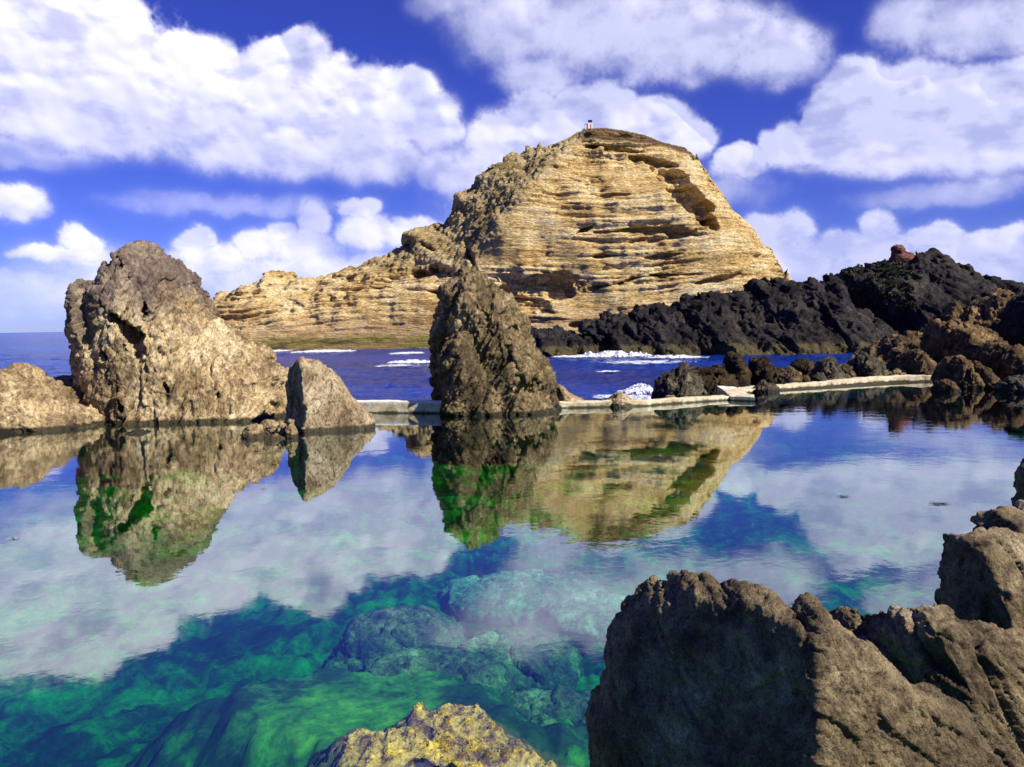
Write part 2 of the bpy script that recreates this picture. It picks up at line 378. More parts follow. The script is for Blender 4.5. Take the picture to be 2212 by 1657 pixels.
# --- leaning slab
slab = z1([(1650, 1440), (1665, 1250), (1668, 1080), (1680, 960), (1705, 920), (1740, 880), (1790, 890), (1850, 905), (1900, 950), (1950, 990), (2000, 1060), (2060, 1130), (2110, 1200), (2180, 1250), (2230, 1300), (2240, 1440)])
def slab_shift(x, z):                     # a ridge: left side turns sharply away into shade, right side is one sloping plane
    q = [at(*z1([p_])[0], 32.3) for p_ in [(1790, 1400), (1780, 1300), (1795, 1180), (1760, 1060), (1745, 960), (1738, 880)]]
    xr = np.interp(z, [p_[2] for p_ in q], [p_[0] for p_ in q]); d = x-xr
    return np.where(d < 0, -2.0*d, .35*d)+.18*(z-2.4)
rock('leaning_rock', slab, 32.7, .5, .032, M['grey'], 'leaning pointed rock with a smooth grey sloping slab side, right of the tallest stack', .8, .085, Rr=.22, low=.2, rot=(0, 38, 0), an=(.5, 1, 2.2),
     seed=31, shift=slab_shift, back=1.0, bumpy=.03, p=1.7)
cl = [(1500, 1300, 70, 42, 31.6, 'greyish boulder at the left of the little cluster beside the leaning rock'),
      (1590, 1278, 50, 52, 31.8, 'pale rounded boulder on top of the little cluster beside the leaning rock'),
      (1655, 1300, 42, 52, 31.4, 'upright tan boulder of the little cluster, touching the leaning rock'),
      (1620, 1340, 55, 26, 30.9, 'low flat boulder in front of the little cluster beside the leaning rock'),
      (1470, 1342, 24, 30, 30.9, 'smallest pointed stone at the left tip of the little cluster'),
      (1712, 1290, 34, 58, 31.0, 'narrow shaded stone wedged under the leaning rock'),
      (1560, 1375, 22, 12, 30.2, 'tiny stone just above the water in front of the little cluster')]
def blob(cx, cy, rx, ry, n=9, seed=0):
    r = random.Random(seed); out = []
    for i in range(n):
        a = -math.pi*i/(n-1); k = r.uniform(.82, 1.1)
        out.append((cx-rx*math.cos(a)*k if 0 < i < n-1 else cx-rx*math.cos(a), cy+ry*math.sin(a)*k))
    out += [(cx+rx*1.05, cy+ry*1.2+40), (cx-rx*1.05, cy+ry*1.2+40)]
    return out
for i, (x, y, rx, ry, Y, lb) in enumerate(cl):
    rock('boulder', z1(blob(x, y+ry*.6, rx, ry*1.5, 9, i)), Y, rx*.3677/1841*Y*.8, .02, M['tan'], lb, .35, .06, seed=40+i, group='small boulders clustered by the leaning rock', low=.3, bumpy=.02)
rock('boulder', z1([(720, 1345), (745, 1322), (790, 1300), (830, 1297), (862, 1315), (885, 1335), (900, 1420), (700, 1420)]), 33.2, .6, .025, M['crag'],
     'small lone stone barely above the water in front of the tallest stack', .4, .06, seed=50)

# --- centre stack
cst = z2([(370, 1330), (360, 1200), (350, 1100), (335, 1000), (330, 900), (345, 820), (335, 700), (360, 600), (375, 540), (380, 450), (430, 430), (460, 390), (500, 365), (560, 360), (620, 375), (650, 400), (680, 450),
          (740, 480), (800, 530), (840, 590), (880, 630), (890, 680), (895, 740), (930, 780), (960, 830), (990, 870), (1030, 910), (1060, 960), (1062, 1010), (1050, 1060), (1080, 1120), (1090, 1180), (1085, 1240), (1080, 1330)])
cst = tuck(cst, 395*0+1010, .95, 5)
def cst_front(x, z):
    x0 = at(*z2([(820, 900)])[0], 40)[0]
    return np.where(x < x0, .35*(x-x0), -.30*(x-x0))
rib = z2([(400, 1330), (400, 900), (430, 800), (520, 720), (560, 760), (640, 900), (740, 1050), (800, 1180), (790, 1330)])
V, Q, N = solid([part(cst, 40.6, 2.6, 1.5, 2.0, .2, front=cst_front), part(rib, 38.9, 1.1, .9, 2, .3)], .045,
                carve=[(at(*z2([(930, 1040)])[0], 37.5), (1.0, .9, .38), R(12)), (at(*z2([(850, 700)])[0], 38.2), (.55, .8, .35), R(-15)), (at(*z2([(640, 620)])[0], 37.8), (.22, .7, 1.3), R(12)),
                       (at(*z2([(790, 880)])[0], 37.6), (.18, .7, 1.3), R(22))], bumpy=.08, seed=7)
V = roughen(V, N, 1.05, .24, (0, 30, 0), (.55, 1, 1.9), 61, 4, .55, .35)
place('sea_stack', V, Q, M['olive'], 'dark olive brown rock stack standing alone in the middle of the pool wall', 'rock')
rock('boulder', z2([(1040, 1200), (1060, 1040), (1075, 1035), (1110, 1060), (1140, 1090), (1180, 1105), (1210, 1115), (1215, 1200)]), 43, .9, .03, M['tan'], 'pale streaked rock behind the right foot of the middle stack', .5, .08, seed=62, rot=(0, 35, 0), an=(.5, 1, 2))

# --- islet
isl = [(455, 790), (462, 690)]+z5([(60, 1380), (90, 1300), (140, 1255), (210, 1235), (260, 1190), (330, 1160), (410, 1150), (418, 1115), (470, 1103), (540, 1115), (545, 1150), (600, 1170), (720, 1130), (800, 1140), (900, 1110),
      (1000, 1080), (1060, 1055), (1200, 1015), (1250, 970), (1320, 935), (1290, 900), (1295, 860), (1380, 835), (1500, 820), (1570, 805), (1610, 720), (1640, 620), (1740, 570), (1780, 500), (1830, 450), (1930, 400),
      (2050, 340), (2130, 300), (2190, 287)])+z6([(110, 365), (200, 305), (370, 250), (450, 215), (500, 180), (550, 178), (600, 172), (680, 170), (800, 185), (950, 220), (1050, 260), (1200, 295), (1285, 340),
      (1280, 360), (1330, 420), (1380, 500), (1430, 560), (1520, 700), (1640, 800), (1700, 890), (1730, 955), (1750, 943), (1775, 945), (1800, 1000), (1840, 1080), (1880, 1170), (1960, 1330), (2050, 1500), (2080, 1700)])
IY = 205.0
def pI(px, py): return at(px, py, IY)
cr0 = pI(1262, 300); cr1 = pI(1010, 600)
def crease(x, z):                       # >0 right of the fold between the rough left slope and the layered face
    t = (z-cr1[2])/(cr0[2]-cr1[2]); return x-(cr1[0]+t*(cr0[0]-cr1[0]))
def isl_front(x, z):
    c = crease(x, z); up = sstep(8, 16, z)*sstep(-28, -6, c)
    g = np.where(c < 0, .5*c, 0)*np.clip(up, 0, 1)                 # left slope falls back
    g = np.maximum(g, -17)
    g = g+3.0*np.exp(-(c/5.)**2)*sstep(12, 24, z)                   # the fold itself stands proud
    r = pI(1500, 500)[0]
    g = g+np.where(x > r, -.35*(x-r), 0)                            # the right flank rounds back
    zc = pI(1400, 322)[2]
    g = g-5.0*np.exp(-((z-zc+7.0)/5.5)**2)*sstep(-2, 6, c)          # recess below the cap
    return g
def onface(px, py, dy): q = at(px, py, IY); return q+np.array([0, dy, 0])
V, Q, N = solid([part(isl, IY, 24, 17, 2.0, .22, front=isl_front, back=30)], .6, zmin=-4, bumpy=.55, seed=9)
# find the front surface to cut hollows where they show
def front_y(px, py):
    return fronty(V, px, py, 1.27, IY-22)
def _unused(px, py):
    d = ray(px, py); best = None
    A = V-CAM; k = A[:, 1]/d[1]; e = (A[:, 0]-d[0]*k)**2+(A[:, 2]-d[2]*k)**2
    s = np.where(e < 1.6)[0]
    return A[s, 1].min() if len(s) else IY-22
def hol(px, py, rw, rh, dep, tilt=0):
    y = front_y(px, py); s = y/F; q = at(px, py, y)
    return (q, (rw*s, dep, rh*s), R(tilt))
HO = [hol(1170, 615, 90, 30, 5, 0), hol(1130, 655, 60, 24, 5, -10), hol(945, 583, 38, 15, 6, -14), hol(905, 590, 45, 8, 5, -4), hol(900, 628, 60, 7, 4, -6), hol(735, 600, 32, 9, 4, 8), hol(820, 622, 28, 6, 4, 0),
      hol(1455, 500, 75, 11, 5, -6), hol(1360, 497, 70, 4, 4, 3), hol(1260, 497, 30, 4, 4, 25), hol(1420, 349, 62, 9, 6, -8), hol(1478, 405, 36, 82, 8, 38), hol(1450, 372, 40, 22, 7, -20), hol(1530, 470, 14, 34, 5, 40), hol(1330, 322, 70, 4, 4, -4),
      hol(1430, 555, 45, 5, 3, 8), hol(1300, 552, 60, 4, 3, 2), hol(1440, 596, 90, 4, 3.5, 2), hol(1330, 612, 70, 3.5, 3.5, 12), hol(1560, 600, 60, 5, 3.5, 12), hol(1600, 640, 45, 4, 3, 10),
      hol(915, 530, 30, 7, 4, -30), hol(1012, 545, 8, 50, 4, 20), hol(1260, 700, 30, 5, 3, 5), hol(640, 625, 26, 6, 3, 0), hol(590, 615, 26, 5, 3, 6), hol(560, 640, 12, 7, 3, 0), hol(705, 640, 18, 10, 3, -30)]
V, Q, N = solid([part(isl, IY, 24, 17, 2.0, .22, front=isl_front, back=30)], .29, carve=HO, zmin=-4, bumpy=.5, seed=9)
c = crease(V[:, 0], V[:, 2]); x, y, z = V.T
rough_side = np.where(z > 14, sstep(4, -3, c), 0)*sstep(14, 20, z)*sstep(-75, -38, x)
strat = 1-rough_side
wv = 1.6*perlin(np.stack([x/30, y/30, z/40], -1), 3)
zz = z+wv-.045*x+1.8*np.sin(x/19.0)
PS = np.stack([x/13, y/13, zz/1.15], -1)
PS = PS+np.stack([.9*perlin(np.stack([x/9, y/9, z/3.1], -1), 201), 0*x, .55*perlin(np.stack([x/11, y/9, z/6], -1), 202)], -1)
fv, fe = facet(PS, 91, .7); fv2, fe2 = facet(PS*np.array([2.6, 2.6, 2.2])+3, 92, .6)
layer = perlin(np.stack([x/60, y*0, zz/.9], -1), 95)
layer = np.clip(layer*3.2, -1, 1)
fine = np.clip(perlin(np.stack([x/22, y*0, zz/.42], -1), 96)*3, -1, 1)
ledge = .55*fv+.32*fv2+.34*layer+.16*fine-.30*np.exp(-fe/.06)
holes = np.clip(perlin(np.stack([x/4.2, y/4.2, zz/1.5], -1), 97)-.22, 0, 1)*3.2
lowr = sstep(-14, -24, x)                # pitted low ridge
ledge = ledge-holes*(.15+.9*lowr)
ledge *= np.clip(.70+1.6*fbm(np.stack([x/19, y/19, z/10], -1), 3, 98), .12, 1.5)
ledge += 1.3*perlin(np.stack([x/7+z/14, y/9, z/16], -1), 99)+.5*perlin(np.stack([x/2.6, y/4, z/9], -1), 100)
N2 = N.copy(); N2[:, 2] *= .25; N2 /= np.linalg.norm(N2, axis=1, keepdims=True)+1e-9
Vr = roughen(V, N, 2.6, .55, (0, 38, 0), (.5, 1, 1.7), 93, 4, .6, .35)-V
foot = sstep(2.5, 7, z)
V = V+N2*(ledge*strat*(.25+.75*foot))[:, None]+Vr*(rough_side+.18)[:, None]
op = np.array([pI(*q)[[0, 2]] for q in isl if 1150 < q[0] < 1700 and q[1] < 610]); op = op[op[:, 0].argsort()]
kx = V[:, 0]*IY/V[:, 1]; zt_ = CAMH+(np.interp(kx, op[:, 0], op[:, 1])-CAMH)*np.minimum(V[:, 1], IY+3)/IY
on = (kx > op[0, 0]) & (kx < op[-1, 0]); exs = V[:, 2]-zt_+.1-.5*np.clip(fbm(V/2.6, 4, 88)*sstep(pI(1480, 300)[0], pI(1520, 300)[0], kx), -.5, 1)
V[:, 2] = np.where(on & (exs > 0), V[:, 2]-exs*.9, V[:, 2])
zcap = pI(1400, 300)[2]
top_z = np.interp(V[:, 0], [pI(1262, 300)[0], pI(1400, 300)[0], pI(1500, 360)[0]], [pI(1262, 313)[2], pI(1400, 318)[2], pI(1500, 342)[2]])
cap = sstep(-1.2, .3, V[:, 2]-top_z+.8*perlin(V/4.0, 5))*sstep(-3, 2, crease(V[:, 0], V[:, 2]))
gr = rough_side*np.clip(.45+1.3*fbm(V/9.0, 4, 44), 0, 1)
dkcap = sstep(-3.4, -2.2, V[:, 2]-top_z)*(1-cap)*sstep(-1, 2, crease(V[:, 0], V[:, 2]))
tide = sstep(2.9, 1.3, V[:, 2]+.6*perlin(V/3.0, 6))
rd = np.clip(sstep(7.5, 4.0, V[:, 2]+1.6*perlin(V/5.0, 8))*(1-tide), 0, 1)*.55
M['isl'] = rock_mat('yellow_layered_tuff', [(.10, (.40, .24, .085)), (.36, (.66, .45, .17)), (.6, (.83, .63, .30)), (.85, (.88, .73, .42))], .16, .5, 1.6, wet=False, speck=.45, lines=(.07, .07, 1.1), stretch=(1, 1, 3.2), rot=(0, 2.5, 0),
                    stain=((.30, .18, .08), .60),
                    band=[('slope', [(.2, (.22, .165, .07)), (.5, (.48, .36, .16)), (.8, (.68, .54, .28))]),
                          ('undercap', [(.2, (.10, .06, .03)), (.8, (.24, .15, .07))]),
                          ('capgrass', [(.2, (.20, .115, .05)), (.6, (.34, .25, .08)), (.9, (.28, .12, .07))]),
                          ('redfoot', [(.2, (.34, .18, .085)), (.8, (.56, .36, .17))]),
                          ('tide', [(.2, (.14, .09, .035)), (.5, (.28, .24, .06)), (.8, (.36, .22, .10))])])
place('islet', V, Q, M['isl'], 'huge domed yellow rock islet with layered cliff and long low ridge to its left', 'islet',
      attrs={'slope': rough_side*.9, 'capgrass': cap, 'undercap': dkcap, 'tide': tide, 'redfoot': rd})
VI = V
def top_of(px):                           # height of the islet crest under a pixel column
    X = pI(px, 280)[0]; s = np.abs(VI[:, 0]-X) < .5; k = VI[s][:, 2].argmax(); return VI[s][k]
print('islet', time.time()-T00)

# --- black headland, two ridges, with the red knob on top
hd = z2([(880, 900), (905, 715), (1050, 715), (1180, 740), (1232, 745), (1240, 700), (1290, 650), (1380, 625), (1470, 640), (1530, 590), (1650, 575), (1750, 590)])+z3([(270, 410), (310, 400), (390, 390), (450, 365), (510, 375),
     (545, 400), (560, 360), (620, 370), (650, 390), (680, 330), (700, 300), (760, 320), (830, 295), (890, 300), (935, 345), (985, 290), (1060, 300), (1120, 280), (1165, 300), (1200, 400), (1300, 500), (1380, 560), (1450, 600),
     (1560, 640), (1700, 720), (1700, 800)])
def hd_front(x, z): return 3.2*perlin(np.stack([(x.ravel()+.7*z.ravel())/7.0, 0*x.ravel(), z.ravel()/26], -1), 5).reshape(x.shape)*1.6
V, Q, N = solid([part(hd, 131, 10, 8, 1.7, .55, front=hd_front)], .20, zmin=-3, bumpy=.3, seed=12)
V = roughen(V, N, 4.2, .95, (0, -32, 0), (.5, 1, 2.7), 71, 4, .45, .25)
place('headland', V, Q, M['dark'], 'black basalt ridge along the sea in front of the yellow islet', 'headland', kind='structure')
h2 = z3([(1080, 800), (1090, 400), (1110, 300), (1150, 292), (1180, 260), (1250, 235), (1330, 220), (1420, 185), (1470, 165), (1530, 160), (1600, 145), (1650, 130), (1690, 130), (1730, 160), (1755, 195), (1765, 205), (1780, 185),
         (1830, 180), (1860, 200), (1870, 245), (1900, 250), (1920, 270), (1980, 285), (2000, 272), (2025, 285), (2060, 290), (2100, 290), (2130, 310), (2212, 340), (2330, 370), (2460, 420), (2500, 800)])
def h2_front(x, z): return 4.0*perlin(np.stack([(x.ravel()+.9*z.ravel())/9.0, 0*x.ravel()+3, z.ravel()/30], -1), 6).reshape(x.shape)*1.7
V, Q, N = solid([part(h2, 156, 15, 11, 1.6, .4, front=h2_front)], .26, zmin=-3, bumpy=.35, seed=13)
V = roughen(V, N, 5.0, 1.0, (0, -38, 0), (.5, 1, 2.7), 72, 4, .45, .25)
VH = V
place('hill', V, Q, M['dark'], 'dark volcanic hill rising behind the black ridge on the right', 'hill', kind='structure')
M['red'] = rock_mat('red_cinder_rock', [(.2, (.10, .04, .04)), (.5, (.22, .085, .07)), (.85, (.40, .18, .12))], .5, .3, 3, wet=False, stretch=(1, 1, 3))
rock('rock_knob', z3([(1440, 200), (1465, 160), (1478, 130), (1474, 100), (1485, 86), (1505, 81), (1528, 85), (1543, 100), (1547, 120), (1590, 130), (1600, 200)]), 154, 1.4, .10, M['red'],
     'rusty red rounded rock knob on the highest point of the dark hill', .9, .12, an=(1.5, 1.5, .5), seed=73, low=.1, zmin=5)

# --- brown outcrop on the right, from the far bank to the right edge
def OR(pts, Y, T, lb, seed, mat='brown', L=1.6, a=.33, vox=.06, rot=(0, 20, 0), **k):
    return rock('outcrop_rock', z3(pts), Y, T, vox, M[mat], lb, L, a, seed=seed, rot=rot, an=(.7, 1, 1.3), bumpy=.09, oct=4, fb=.6, p=1.6, group='brown rocks on the right shore', **k)
OR([(1650, 900), (1690, 640), (1722, 570), (1732, 540), (1790, 505), (1850, 470), (1920, 440), (1990, 390), (2060, 375), (2150, 380), (2220, 400), (2330, 440), (2400, 560), (2420, 900)], 78, 8, 'highest reddish brown mass of the right shore', 80, L=3.0, a=.7, vox=.11, Rr=6)
OR([(1230, 900), (1280, 740), (1340, 690), (1400, 650), (1480, 622), (1560, 600), (1660, 602), (1740, 640), (1800, 700), (1860, 900)], 68, 5.5, 'gently sloping rubbly brown bank that reaches down to the blue channel', 81, L=1.8, a=.4, vox=.09)
OR([(1700, 930), (1715, 700), (1720, 570), (1760, 530), (1850, 520), (1950, 560), (2010, 600), (2030, 700), (2050, 930)], 60, 3.2, 'knobbly light brown rock below the highest mass', 82, a=.36)
OR([(1520, 900), (1535, 800), (1560, 730), (1590, 680), (1620, 665), (1645, 690), (1670, 720), (1710, 745), (1735, 775), (1740, 900)], 58.5, 1.6, 'dark cone shaped rock with lit right edge at the end of the far wall', 83, L=1.1, a=.22, vox=.045)
OR([(1980, 960), (2000, 700), (2040, 640), (2080, 630), (2130, 660), (2170, 730), (2230, 800), (2300, 860), (2320, 960)], 50.5, 2.3, 'tall light brown rock at the water by the right edge', 84, L=1.2, a=.28, vox=.05)
OR([(1725, 960), (1750, 860), (1770, 780), (1795, 718), (1850, 708), (1885, 740), (1920, 795), (1930, 860), (1940, 960)], 49.5, 1.6, 'round shouldered brown rock standing in the pool beyond the far wall end', 85, L=1.0, a=.2, vox=.042)
OR([(1900, 960), (1910, 850), (1925, 750), (1945, 742), (1985, 780), (2030, 830), (2045, 870), (2060, 960)], 48.5, 1.1, 'small pointed brown rock at the waterline, right of the round shouldered one', 86, L=.8, a=.15, vox=.035)
OR([(1715, 960), (1722, 880), (1745, 842), (1785, 838), (1812, 860), (1825, 890), (1830, 960)], 46.5, .8, 'little brown stone in the water just past the far wall end', 87, L=.6, a=.1, vox=.03)
OR([(2120, 900), (2125, 560), (2150, 500), (2190, 400), (2230, 370), (2360, 380), (2400, 900)], 66, 3.0, 'almost black rock at the right edge of the picture', 88, mat='dark', L=1.6, a=.3, vox=.07)
OR([(2060, 980), (2090, 860), (2140, 835), (2212, 825), (2300, 820), (2380, 980)], 45.5, 1.5, 'low dark rock lying in the water at the right edge', 89, mat='crag', L=.9, a=.18, vox=.045)

# --- rocks on the sea side of the pool
def SR(pts, Y, T, mat, lb, seed, L=.8, a=.16, vox=.04, rot=(0, 30, 0), an=(.6, 1, 1.6), nm='boulder', **k):
    return rock(nm, z3(pts), Y, T, vox, M[mat], lb, L, a, seed=seed, rot=rot, an=an, bumpy=.06, oct=4, fb=.6, p=1.5, group='rocks along the sea side of the pool wall', **k)
SR([(150, 1030), (160, 945), (162, 870), (185, 820), (230, 792), (275, 785), (300, 762), (325, 755), (345, 775), (365, 820), (400, 875), (440, 905), (465, 940), (470, 1030)], 46, 1.35, 'crag', 'jagged dark rock with pale streaks beside the corner of the wall', 101, L=.9, a=.22, an=(.4, 1, 2.2))
SR([(300, 1000), (335, 765), (380, 775), (420, 792), (470, 775), (510, 768), (560, 800), (595, 835), (610, 880), (620, 1000)], 49.5, 1.3, 'weed', 'low dark rock shaggy with weed behind the jagged rock', 102, a=.22)
SR([(525, 900), (538, 800), (560, 720), (580, 692), (605, 690), (625, 715), (655, 765), (675, 820), (690, 900)], 54, 1.2, 'weed', 'left one of two dark pointed rocks in the channel', 103, a=.2)
SR([(660, 900), (675, 790), (695, 725), (735, 715), (775, 722), (800, 770), (850, 790), (880, 830), (890, 900)], 56, 1.4, 'weed', 'right one of two dark pointed rocks in the channel', 104, a=.2)
SR([(795, 900), (812, 845), (840, 800), (862, 782), (910, 772), (960, 792), (978, 830), (985, 900)], 54.5, 1.0, 'brown', 'smooth brown boulder split by a shadow, behind the far wall', 105, a=.12)
SR([(890, 880), (920, 750), (960, 725), (1005, 722), (1045, 745), (1060, 880)], 60, 1.2, 'weed', 'dark weedy rock low behind the smooth brown boulder', 106)
SR([(1005, 900), (1025, 835), (1050, 770), (1070, 735), (1105, 722), (1140, 718), (1165, 745), (1190, 790), (1225, 830), (1240, 900)], 56, 1.2, 'crag', 'green grey angular boulder with a white streaked top behind the far wall', 107, a=.16)
SR([(1140, 880), (1165, 760), (1215, 750), (1255, 765), (1270, 830), (1280, 880)], 59, 1.0, 'brown', 'squat brown boulder between two grey ones', 108, a=.12)
SR([(1215, 900), (1235, 820), (1255, 740), (1280, 702), (1330, 700), (1370, 725), (1420, 775), (1465, 820), (1480, 900)], 59, 1.4, 'crag', 'dark boulder with a long ridge sloping to the right behind the far wall', 109, a=.2, an=(.4, 1, 2.2))
SR([(955, 900), (968, 835), (985, 812), (1010, 820), (1020, 850), (1025, 900)], 53.6, .4, 'brown', 'small brown stone tucked between two boulders on the far wall', 110, L=.5, a=.08, vox=.03)
SR([(1020, 900), (1035, 820), (1060, 800), (1095, 810), (1110, 840), (1112, 900)], 54.4, .5, 'crag', 'small dark stone in front of the green grey boulder', 111, L=.5, a=.1, vox=.03)
SR([(1460, 900), (1475, 810), (1500, 780), (1540, 790), (1556, 820), (1560, 900)], 58, .6, 'tan', 'small pale broken stone at the foot of the dark cone shaped rock', 112, L=.5, a=.12, vox=.03)
SR([(705, 960), (715, 885), (738, 862), (765, 853), (795, 856), (815, 868), (838, 885), (845, 960)], 47.9, .45, 'crag', 'low brown rock straddling the pool wall past the corner', 113, L=.6, a=.12, vox=.03)
rock('boulder', z2([(1330, 1230), (1345, 1160), (1370, 1110), (1410, 1085), (1440, 1080), (1470, 1095), (1500, 1130), (1520, 1165), (1545, 1230)]), 41.3, .95, .03, M['grey'], 'rounded grey tan boulder lying across the wall, right of the middle stack', .6, .10, seed=115, bumpy=.03)
rock('boulder', z3([(190, 990), (205, 945), (225, 925), (255, 920), (272, 940), (280, 990)]), 43.6, .35, .02, M['tan'], 'small whitish stone on the wall below the jagged dark rock', .3, .05, seed=116)

# --- foreground rocks
fo = z4([(150, 1640), (145, 1408), (130, 1250), (130, 1190), (190, 1080), (235, 980), (240, 880), (250, 800), (290, 720), (340, 650), (400, 600), (440, 560), (500, 525), (530, 545), (545, 560), (540, 510), (570, 492), (640, 500), (720, 535),
         (740, 520), (790, 560), (830, 555), (880, 540), (940, 545), (990, 590), (1080, 630), (1160, 690), (1205, 712), (1248, 640), (1272, 634), (1330, 705), (1375, 768), (1440, 810), (1520, 850), (1600, 900), (1660, 960), (1720, 1010),
         (1800, 1060), (1900, 1110), (1990, 1170), (2050, 1230), (2090, 1320), (2125, 1408), (2180, 1640)])
fo = [(x_+6, y_+26) for x_, y_ in fo]
FY = 4.6
cpx = z4([(1240, 640), (1222, 760), (1220, 900), (1240, 1060), (1222, 1125), (1095, 1160), (1130, 1250), (1210, 1408), (1260, 1640)])
cpx = [(x_+44, y_+14) for x_, y_ in cpx]
ZT = at(*cpx[0], FY)[2]
cz = []
for q in cpx:
    p_ = at(*q, FY)
    for _ in range(8): p_ = at(*q, FY+.3*(p_[2]-ZT))
    cz.append(p_)
CZ = np.array([q[2] for q in cz])[::-1]; CX = np.array([q[0] for q in cz])[::-1]
def fo_shift(x, z):
    d = x-np.interp(z, [CZ[0], CZ[-1]], [CX[0], CX[-1]])
    return np.where(d < 0, -1.5*np.maximum(d, -1.1)-.3*np.minimum(d+1.1, 0), .45*d)+.3*(np.clip(z, ZT-1.4, 9)-ZT)+.04*np.sin(4.3*x+z)*(d < 0)
V, Q, N = solid([part(fo, FY+.3, .34, .07, 1.6, 0, shift=fo_shift, back=.6, bevel=True)], .011, zmin=-.2, bumpy=.02, seed=15,
                carve=[(at(*z4([(590, 640)])[0], FY+.85), (.035, .4, .15), R(-15))])
xr = np.interp(V[:, 2], CZ, CX); side = sstep(-.05, .05, V[:, 0]-xr)
V = roughen(V, N, .50, .045, (0, -35, 0), (.6, 1, 1.8), 121, 4, .3, .3, env=.55+.45*side, warp=.12)
V = V+N*(side*.016*fbm(V/.11, 4, 79, ridged=True))[:, None]
V = V+N*((1-side)*.030*fbm((V@rotm(0, -25, 0))/np.array([.16, .5, .6]), 3, 81, ridged=True))[:, None]
V = V+N*(.006*fbm(V/.035, 4, 77, ridged=True)+.004*perlin(V/.012, 78))[:, None]
place('foreground_rock', V, Q, M['fore'], 'nearest pointed rough rock, its left face in shadow and right slope in sun', 'rock')
r2 = z4([(1150, 1640), (1180, 800), (1300, 770), (1350, 755), (1420, 745), (1540, 748), (1700, 738), (1830, 730), (1860, 715), (1900, 725), (1990, 760), (2060, 790), (2212, 812), (2400, 850), (3000, 1000), (3200, 1640)])
def r2_shift(x, z):
    a = at(*z4([(1870, 740)])[0], 6.9); b = at(*z4([(2180, 1250)])[0], 6.4)
    xc = np.interp(z, [b[2], a[2], a[2]+.4], [b[0], a[0], a[0]-.1]); d = x-xc
    return np.where(d < 0, -1.35*np.maximum(d, -1.2), .12*d)+.42*(z-a[2])
V, Q, N = solid([part(r2, 7.2, .4, .14, 1.7, 0, shift=r2_shift, back=.6, bevel=True)], .017, zmin=.2, bumpy=.03, seed=16)
V = roughen(V, N, .55, .07, (0, -38, 0), (.55, 1, 1.9), 122, 4, .3, .35, warp=.12)
place('foreground_rock', V, Q, M['fore'], 'broad dark ledge of rock behind the nearest pointed rock, running to the right edge', 'rock')
def blk(pts, Y, T, vox, lb, seed, fr=None, L=.4, a=.05):
    V, Q, N = solid([part([(x_+24, y_+12) for x_, y_ in z4(pts)], Y+.3, .4, .13, 1.6, .1, shift=fr, back=T, bevel=True)], vox, zmin=-.3, bumpy=.03, seed=seed)
    V = roughen(V, N, L*1.3, a*1.2, (0, -30, 0), (.7, 1, 1.5), seed, 4, .3, .3, warp=.12)
    return place('foreground_rock', V, Q, M['fore'], lb, 'rock')
def bfr(px, py, Y, kl=1.5, kr=.35):
    x0 = at(*z4([(px, py)])[0], Y)[0]
    return lambda x, z: np.where(x < x0+.25*(1.9-z), -kl*np.maximum(x-x0-.25*(1.9-z), -1.2), kr*(x-x0-.25*(1.9-z)))+.2*(z-1.9)
blk([(1850, 1300), (1842, 715), (1870, 660), (1865, 560), (1845, 460), (1870, 400), (1870, 320), (1900, 300), (2000, 290), (2130, 285), (2180, 300), (2330, 330), (2800, 420), (3300, 1300)], 8.4, .95, .024,
    'large block of rock at the right edge, shaded on the left and sunlit on top', 123, bfr(2060, 600, 8.4))
blk([(1955, 400), (1950, 290), (1955, 215), (2040, 160), (2100, 140), (2212, 135), (2350, 150), (2800, 250), (2900, 400)], 9.3, .7, .026, 'smaller angular block on top of the large right edge block', 124, bfr(2150, 230, 9.3))
blk([(2160, 330), (2158, 80), (2162, -20), (2195, -75), (2250, -120), (2600, -90), (3000, 330)], 11, .8, .04, 'black sliver of rock at the right edge above the two blocks', 125, bfr(2300, 50, 11))
print('rocks', time.time()-T00)

# ------------------------------------------------------------------ pool floor, submerged boulders
def outer_y(x):                           # line of the pool's outer edge (under the walls)
    return np.interp(x, [-80, -22, -16, -8, -3.8, 7, 12.6, 14, 25, 45, 60], [30, 36, 38.5, 40, 39.6, 41, 43.7, 47, 52, 48, 40])
nx, ny = 460, 420
gx = np.sinh(np.linspace(-4.3, 4.3, nx))/np.sinh(4.3)*70+0; gy = -6+(np.linspace(0, 1, ny)**1.7)*64
GX, GY = np.meshgrid(gx, gy, indexing='ij'); P = np.stack([GX.ravel(), GY.ravel(), 0*GX.ravel()], -1)
dist = np.hypot(P[:, 0]-1.2, (P[:, 1]-8.6)*.75)
z = -2.8+1.6*np.exp(-(dist/4.0)**2)+1.25*np.exp(-((P[:, 0]+1.5)/1.7)**2-((P[:, 1]-9.3)/1.7)**2)+1.5*np.exp(-(((P[:, 0]+3.6)/2.6)**2+((P[:, 1]-10.6)/1.6)**2))+.38*fbm(P/1.9, 5, 31)+.17*fbm(P/.5, 4, 32, ridged=True)
z = z+.5*sstep(12, 24, P[:, 1])
z = np.where(P[:, 1] < 5.0, np.maximum(z, -1.6+(5.0-P[:, 1])*.55+.2*fbm(P/.8, 3, 8)), z)
z = np.where(P[:, 1] < 3.0, np.minimum(z, 2.3), np.minimum(z, -.55))
P[:, 2] = z
Mf = NT('pool_floor'); tc = Mf.n('ShaderNodeTexCoord'); v = tc.outputs['Object']
a = Mf.noise(v, .55, 6, .6, .8); b = Mf.noise(v, 2.6, 6, .68, .5); c3 = Mf.noise(v, 9, 7, .75)
k = Mf.math('ADD', Mf.math('MULTIPLY', a, .6), Mf.math('MULTIPLY', b, .4))
